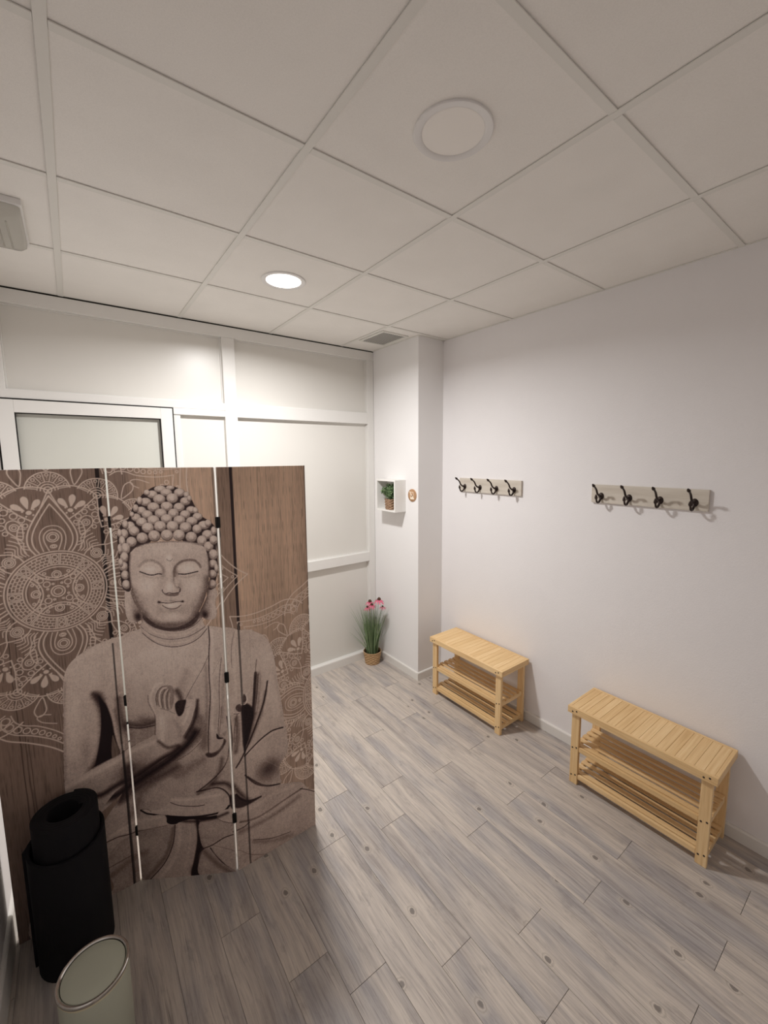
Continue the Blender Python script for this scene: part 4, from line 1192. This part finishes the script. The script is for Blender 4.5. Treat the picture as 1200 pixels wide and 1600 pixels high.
# ---- mandalas: one light line drawing, used twice
line = np.zeros((NZ, NX), np.float32)
def stroke(P, w_=.0036, closed=False, a=1.0):
    P = np.asarray(P, float); bb = bbox(P, w_)
    if bb[0] >= bb[1] or bb[2] >= bb[3]: return
    d, _ = dist_poly(P, closed, bb)
    cov = np.clip((w_ / 2 - d) / RES + .5, 0, 1) * a
    v = line[bb[2]:bb[3], bb[0]:bb[1]]; np.maximum(v, cov, out=v)
def fill(P, a=1.0):
    P = np.asarray(P, float); bb = bbox(P, .004)
    if bb[0] >= bb[1] or bb[2] >= bb[3]: return
    d, ins = dist_poly(P, True, bb)
    cov = np.clip(np.where(ins, d, -d) / RES + .5, 0, 1) * a
    v = line[bb[2]:bb[3], bb[0]:bb[1]]; np.maximum(v, cov, out=v)
def mandala(cx, cz):
    def T(th, P):
        P = np.asarray(P, float); c, s = math.cos(th), math.sin(th)
        return np.stack([cx + P[:, 0] * c + P[:, 1] * s, cz - P[:, 0] * s + P[:, 1] * c], 1)
    def circ(th, u, v, r, w_=.0032, n=20, ry=None, full=False):
        a = np.linspace(0, 2 * PI, n, endpoint=False)
        P = T(th, np.stack([u + r * np.cos(a), v + (ry or r) * np.sin(a)], 1))
        if full: fill(P)
        else: stroke(P, w_, True)
    def arc(th, u, v, r, a0, a1, w_=.0034, n=16):
        a = np.radians(np.linspace(a0, a1, n))
        stroke(T(th, np.stack([u + r * np.sin(a), v + r * np.cos(a)], 1)), w_)
    def pl(th, P, w_=.0036, sm=True, mirror=False, closed=False):
        for m in ((1, -1) if mirror else (1,)):
            Q = np.asarray(P, float) * np.array([m, 1.0])
            Q = smooth_pts(Q, closed, 4) if sm else Q
            stroke(T(th, Q), w_, closed)
    D = math.radians
    for r, w_ in ((.092, .0036), (.101, .0036), (.142, .0036), (.151, .0042)): circ(0, 0, 0, r, w_, 72)
    circ(0, 0, 0, .0125, .0034); circ(0, 0, 0, .0205, .0040)
    for k in range(4):
        th = k * PI / 2
        # lens with an eye inside the inner disc
        arc(th, 0, .118, .074, 122, 238, .0038, 20); arc(th, 0, .118, .065, 128, 232, .0030, 18)
        circ(th, 0, .064, .0075, .003); circ(th, 0, .064, .0135, .0034)
        t5 = th + PI / 4
        for v, r in ((.044, .0100), (.068, .0085), (.083, .0055)): circ(t5, 0, v, r, .0032)
        for u, v in ((.020, .058), (-.020, .058), (.026, .076), (-.026, .076), (.012, .030), (-.012, .030)): circ(t5, u, v, .0042 if v > .05 else .003, .003)
        # teardrop petal
        pl(th, [(.054, .146), (.068, .17), (.073, .2), (.066, .235), (.045, .28), (.022, .32), (0, .357)], .0046, mirror=True)
        pl(th, [(.043, .150), (.055, .172), (.059, .2), (.052, .232), (.033, .272), (.014, .305), (0, .327)], .0040, mirror=True)
        circ(th, 0, .204, .0110, .0034); circ(th, 0, .204, .0175, .0034)
        pl(th, [(.014, .156), (.020, .172), (.026, .195), (.024, .215), (.012, .229), (0, .232)], .0034, mirror=True)
        pl(th, [(.030, .155), (.036, .180), (.038, .205), (.032, .228), (.018, .243), (0, .247)], .0030, mirror=True)
        circ(th, 0, .170, .0095, .0030, 16, .0062); circ(th, 0, .170, .004, .0026, 12)
        for m in (-1, 1):
            # ladder of short rungs and wavy leaves beside the petal
            for j in range(7):
                v0 = .166 + j * .0125; u0 = (.070, .076, .081, .083, .081, .077, .072)[j]
                pl(th, [(m * u0, v0), (m * (u0 + .012 + .0016 * j), v0 + .004)], .0030, sm=False)
            pl(th, [(m * .078, .155), (m * .092, .185), (m * .098, .215), (m * .092, .245), (m * .080, .262)], .0036)
            for j in range(5):
                a0 = D(25.5 + j * 3.0) * m
                P = [(math.sin(a0 + m * D(2.2) * math.sin(q * 1.4 + .4)) * rr, math.cos(a0 + m * D(2.2) * math.sin(q * 1.4 + .4)) * rr) for q, rr in enumerate(np.linspace(.160 + .004 * j, .246 - .008 * j, 6))]
                pl(th, P, .0030)
        # leaf with eye on the diagonal
        pl(t5, [(.026, .151), (.030, .170), (.027, .190), (.014, .208), (0, .222)], .0040, mirror=True)
        for r, w_ in ((.0065, .0032), (.0120, .0032), (.0180, .0030)): circ(t5, 0, .180, r, w_)
    for k in range(8):                       # spokes with discs, brickwork between
        th = k * PI / 4
        for du in (-.0165, -.0115, .0115, .0165): pl(th, [(du * .82, .103), (du * 1.12, .140)], .0030, sm=False)
        circ(th, 0, .1125, .0058, .0030); circ(th, 0, .1295, .0075, .0030)
        for q, r in enumerate((.111, .1215, .132)):
            arc(th + PI / 8, 0, 0, r, -13, 13, .0026, 10)
        for q, (ra, rb) in enumerate(((.101, .111), (.111, .1215), (.1215, .132), (.132, .142))):
            for j in range(4):
                a = th + PI / 8 + D(-10 + j * 6.6 + (3.3 if q % 2 else 0))
                stroke(T(a, [(0, ra), (0, rb)]), .0026)
    for k in range(16):
        th = k * PI / 8
        # fan
        arc(th, 0, .378, .0115, -180, 180, .0036, 20); arc(th, 0, .378, .0210, -95, 95, .0036, 16)
        arc(th, 0, .378, .0650, -84, 84, .0040, 26); arc(th, 0, .378, .0300, -90, 90, .0028, 14)
        for j in range(8):
            a = D(-82 + j * 23.4)
            pl(th, [(.030 * math.sin(a), .378 + .030 * math.cos(a)), (.064 * math.sin(a), .378 + .064 * math.cos(a))], .0028, sm=False)
        for j in range(7):
            a = D(-70 + j * 23.4)
            circ(th, .0545 * math.sin(a), .378 + .0545 * math.cos(a), .0050, .0026, 10)
            for rr, q in ((.0440, .0019), (.0375, .0015)): circ(th, rr * math.sin(a), .378 + rr * math.cos(a), q, .002, 8, None, True)
        # lotus between the fans
        tl = th + PI / 16
        hw = .378 * math.sin(PI / 16); vv = .378 * math.cos(PI / 16)
        pl(tl, [(-hw, vv), (-.045, .388), (0, .397), (.045, .388), (hw, vv)], .0042)
        pl(tl, [(-hw, vv), (-.030, .305), (0, .272)], .0040, sm=False); pl(tl, [(hw, vv), (.030, .305), (0, .272)], .0040, sm=False)
        circ(tl, 0, .305, .0085, .003, 14, .0075, True)
        for a_ in (-46, 0, 46):
            c_, s_ = math.cos(D(a_)), math.sin(D(a_))
            dr = [(0, .013), (.006, .026), (.0105, .042), (.0085, .054), (0, .060), (-.0085, .054), (-.0105, .042), (-.006, .026)]
            f_ = 1.0 if a_ == 0 else .93
            fill(T(tl, smooth_pts([(f_ * (x * c_ + y * s_), .305 + f_ * (-x * s_ + y * c_)) for x, y in dr], True, 3)))
        for u, v in ((.016, .313), (-.016, .313), (.010, .294), (-.010, .294)): circ(tl, u, v, .0032, .002, 8, None, True)
        if k % 4 != 0:
            # drop with eye and beads under each fan
            pl(th, [(0, .222), (.016, .250), (.021, .272), (.013, .291), (0, .296), (-.013, .291), (-.021, .272), (-.016, .250)], .0034, closed=True)
            circ(th, 0, .270, .0060, .0030); circ(th, 0, .270, .0122, .0032)
            for u, v, r in ((.030, .262, .0070), (-.030, .262, .0070), (.030, .285, .0090), (-.030, .285, .0090), (.017, .307, .0100), (-.017, .307, .0085), (0, .330, .0105), (.018, .330, .0050), (-.018, .328, .0060), (0, .350, .0050)):
                circ(th, u, v, r, .0030, 14)
        # outlined drop beyond the fans
        pl(tl, [(0, .402), (.012, .428), (.0175, .452), (.010, .470), (0, .475), (-.010, .470), (-.0175, .452), (-.012, .428)], .0036, closed=True)
    for k in range(8):                       # outer scallops with bead chains
        th = k * PI / 4
        pl(th, [(.232, .430), (.222, .478), (.190, .520), (.135, .552), (.080, .590), (.045, .622), (.020, .652), (0, .684)], .0044, mirror=True)
        pl(th, [(.205, .440), (.196, .474), (.168, .506), (.120, .530), (.068, .565), (.030, .602), (0, .640)], .0036, mirror=True)
        pl(th, [(.170, .432), (.160, .462), (.135, .484), (.100, .500), (.055, .535), (.022, .570), (0, .600)], .0034, mirror=True)
        for m in (-1, 1):
            for (u, v, r) in ((.186, .448, .0125), (.178, .474, .0120), (.156, .492, .0115), (.132, .505, .0105), (.110, .517, .0095), (.090, .530, .0085), (.072, .545, .0070), (.056, .560, .0060), (.042, .575, .005)):
                circ(th, m * u, v, r, .0032, 16)
            pl(th, [(m * .06, .470), (m * .085, .462), (m * .100, .470), (m * .085, .492), (m * .045, .512)], .0030)
        circ(th, 0, .560, .0080, .003); circ(th, 0, .535, .0095, .003); circ(th, 0, .618, .005, .003)
        pl(th, [(0, .448), (.018, .470), (.022, .494), (0, .515), (-.022, .494), (-.018, .470)], .0034, closed=True)
mandala(.224, 1.340)
mandala(1.305, .690)
fade = np.ones((NZ, NX), np.float32)
fade *= 1 - np.clip((S_[None] - .56) / .02, 0, 1) * np.clip((.79 - S_[None]) / .02, 0, 1) * np.clip((Z_[:, None] - 1.2) / .1, 0, 1) * .0
ds, dz = S_[None] - .224, Z_[:, None] - 1.340
ds2, dz2 = S_[None] - 1.305, Z_[:, None] - .690
a_line = line[..., None] * .88
img = img * (1 - a_line) + lin((246, 226, 211)) * a_line
under = img.copy()

# ---- the stone figure
mask = np.zeros((NZ, NX), np.float32)
tone = np.zeros((NZ, NX), np.float32)
wood_again = np.zeros((NZ, NX), np.float32)
def comp(bb, cov, t_, clip=True):
    sl = (slice(bb[2], bb[3]), slice(bb[0], bb[1]))
    tone[sl] = tone[sl] * (1 - cov) + t_ * cov
for kind, t_, w_, soft, al, raw in BUDDHA:
    raw = np.array(raw, float) / 1000
    if kind == 's' and soft >= 14: al = min(1.0, al * 1.2)
    if kind in 'bc':
        x, z, rx, rz = raw
        pad = 2.4 if kind == 'b' else 1.15
        P = np.array([(x - rx, z - rz), (x + rx, z + rz)])
        bb = bbox(np.array([(x - pad * rx, z - pad * rz), (x + pad * rx, z + pad * rz)]), 0)
        X = S_[None, bb[0]:bb[1]] - x; Z = Z_[bb[2]:bb[3], None] - z
        if kind == 'b':
            c_, s_ = math.cos(math.radians(w_)), math.sin(math.radians(w_))
            U, V = X * c_ + Z * s_, -X * s_ + Z * c_
            cov = np.exp(-1.3 * ((U / rx) ** 2 + (V / rz) ** 2)) * al
            cov = np.clip(cov - .03, 0, 1)
            comp(bb, cov, t_)
        else:
            q = np.sqrt((X / rx) ** 2 + (Z / rz) ** 2)
            cov = np.clip((1.02 - q) * rx / RES + .4, 0, 1)
            nz_ = np.sqrt(np.clip(1 - np.clip(q, 0, 1) ** 2, 0, 1))
            sh = .30 + .36 * nz_ + .20 * np.clip(Z / rz, -1, 1) - .05 * np.clip(X / rx, -1, 1)
            sh = sh - .10 * np.exp(-((q - .55) / .10) ** 2) * (Z < 0) + .05 * np.exp(-((q - .2) / .2) ** 2)
            comp(bb, cov, sh)
            sl = (slice(bb[2], bb[3]), slice(bb[0], bb[1])); mask[sl] = np.maximum(mask[sl], cov)
        continue
    P = raw.reshape(-1, 2); soft /= 1000; w_ /= 1000
    if kind == 's':
        P = smooth_pts(P, False, 5); bb = bbox(P, w_ / 2 + soft * 1.2)
        d, _ = dist_poly(P, False, bb)
        cov = np.clip((w_ / 2 + soft / 2 - d) / max(soft, RES), 0, 1); cov = cov * cov * (3 - 2 * cov) * al
        comp(bb, cov, t_)
    else:
        P = smooth_pts(P, True, 5); bb = bbox(P, soft * 1.5 + .003)
        d, ins = dist_poly(P, True, bb)
        sd = np.where(ins, d, -d); cov = np.clip(sd / max(soft, RES) + .5, 0, 1); cov = cov * cov * (3 - 2 * cov) * al
        sl = (slice(bb[2], bb[3]), slice(bb[0], bb[1]))
        if kind == 'W': wood_again[sl] = np.maximum(wood_again[sl], cov); continue
        comp(bb, cov, t_)
        if kind == 'M': mask[sl] = np.maximum(mask[sl], cov)
# stone speckle and mottling, then tone -> colour
sp = nrg.normal(0, 1, (NZ, NX)).astype(np.float32)
sp = (sp + np.roll(sp, 1, 0) + np.roll(sp, 1, 1)) / 1.7
tt = (.58 + (tone - .58) * 1.14) * (0.92 + .10 * smooth_noise(40, 28, 8) + .09 * smooth_noise(170, 115, 18)) * (1 + .05 * (smooth_noise(250, 170, 9) - .5)) + .045 * sp * (0.25 + tone)
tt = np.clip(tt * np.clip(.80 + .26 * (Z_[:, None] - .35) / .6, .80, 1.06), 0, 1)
stops = [0, .15, .35, .55, .75, 1.0]
cols = np.array([lin(c) for c in ((34, 22, 25), (80, 62, 60), (146, 126, 117), (210, 190, 178), (240, 222, 209), (252, 240, 229))])
stone = np.stack([np.interp(tt, stops, cols[:, k]) for k in range(3)], -1).astype(np.float32)
mk = (mask * (1 - wood_again * .9))[..., None]
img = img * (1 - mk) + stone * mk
# faint vertical wood grain through the figure, and the plank joints on top of it
g2 = 1 - .16 * np.clip(smooth_noise(60, 640, 2) - .62, 0, 1)[..., None] * 2
img *= g2
joint(.3765, .0062, 0, 1.09, (34, 25, 27), .85, .0010, 11); joint(.380, .009, 0, .62, (34, 25, 27), .8, .0006, 12)
joint(.8560, .0085, 0, 1.13, (46, 36, 38), .80, .0006, 13)
img = np.clip(img, 0, 1)

def print_mat():
    t = NT('printed_canvas', 0.7, 0.25)
    at = t.n('ShaderNodeAttribute', attribute_name='print')
    t.color(at.outputs['Color'])
    t.bump(t.noise(t.coords(), 900, 2, .5), .08, .001)
    return t.m
M['print'] = print_mat()
M['canvas_side'] = paint('white_canvas_edge', srgb(226, 221, 214), 0.8, 0.2)
def canvas(parent, k, length):
    me = bpy.data.meshes.new('printed_canvas')
    xs = np.linspace(0, length, NXP).astype(np.float32)
    co = np.zeros((NZ, NXP, 3), np.float32)
    co[..., 0] = xs[None]; co[..., 1] = -.0008; co[..., 2] = Z_[:, None]
    idx = np.arange(NZ * NXP).reshape(NZ, NXP)
    q = np.stack([idx[:-1, :-1], idx[:-1, 1:], idx[1:, 1:], idx[1:, :-1]], -1).reshape(-1, 4)
    me.vertices.add(NZ * NXP); me.vertices.foreach_set('co', co.ravel())
    me.loops.add(q.size); me.loops.foreach_set('vertex_index', q.ravel().astype(np.int32))
    me.polygons.add(len(q)); me.polygons.foreach_set('loop_start', np.arange(0, q.size, 4, dtype=np.int32))
    me.update(calc_edges=True)
    ca = me.color_attributes.new('print', 'FLOAT_COLOR', 'POINT')
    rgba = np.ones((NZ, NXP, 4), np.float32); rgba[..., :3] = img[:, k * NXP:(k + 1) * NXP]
    ca.data.foreach_set('color', rgba.ravel())
    me.materials.append(M['print'])
    return link('printed_canvas', me, parent)
div = thing('folding_screen', (.082, 1.345, 0), 'three-panel folding screen printed with a stone Buddha and white mandalas on wood', 'folding screen')
PANELS = [((-.318, 1.345), (.0785, 1.345)), ((.0850, 1.342), (.4230, 1.1290)), ((.4335, 1.1270), (.8135, 1.129))]
pl_labels = ['left panel with a large white mandala over wood and the figure\'s arm', 'middle panel with the face and raised hand of the figure', 'right panel with draped shoulder and part of a second mandala']
PT = .013
pobj = []
for k, (a, b) in enumerate(PANELS):
    dx, dy = b[0] - a[0], b[1] - a[1]; L = math.hypot(dx, dy)
    bm = bm_new(); bm_box(bm, 0, L, 0, PT, 0, SH_, bev=.0008)
    p = obj('screen_panel', bm, M['canvas_side'], div, loc=(a[0] - .082, a[1] - 1.345, 0), label=pl_labels[k])
    p.rotation_euler = (0, 0, math.atan2(dy, dx))
    canvas(p, k, L)
    pobj.append((p, L))
HZ = {0: (1.583, .836, .239), 1: (1.572, .914, .262)}
for g, zs in HZ.items():
    p, L = pobj[g]
    for z in zs:
        bm = bm_new()
        bm_box(bm, L - .003, L + (.0095 if g == 0 else .0140), -.0022, .0055, z - .022, z + .022, bev=.0006)
        bm_tube(bm, [(L + .0045, -.001, z - .023), (L + .0045, -.001, z + .023)], .003, 8)
        obj('hinge', bm, M['gasket'], p)
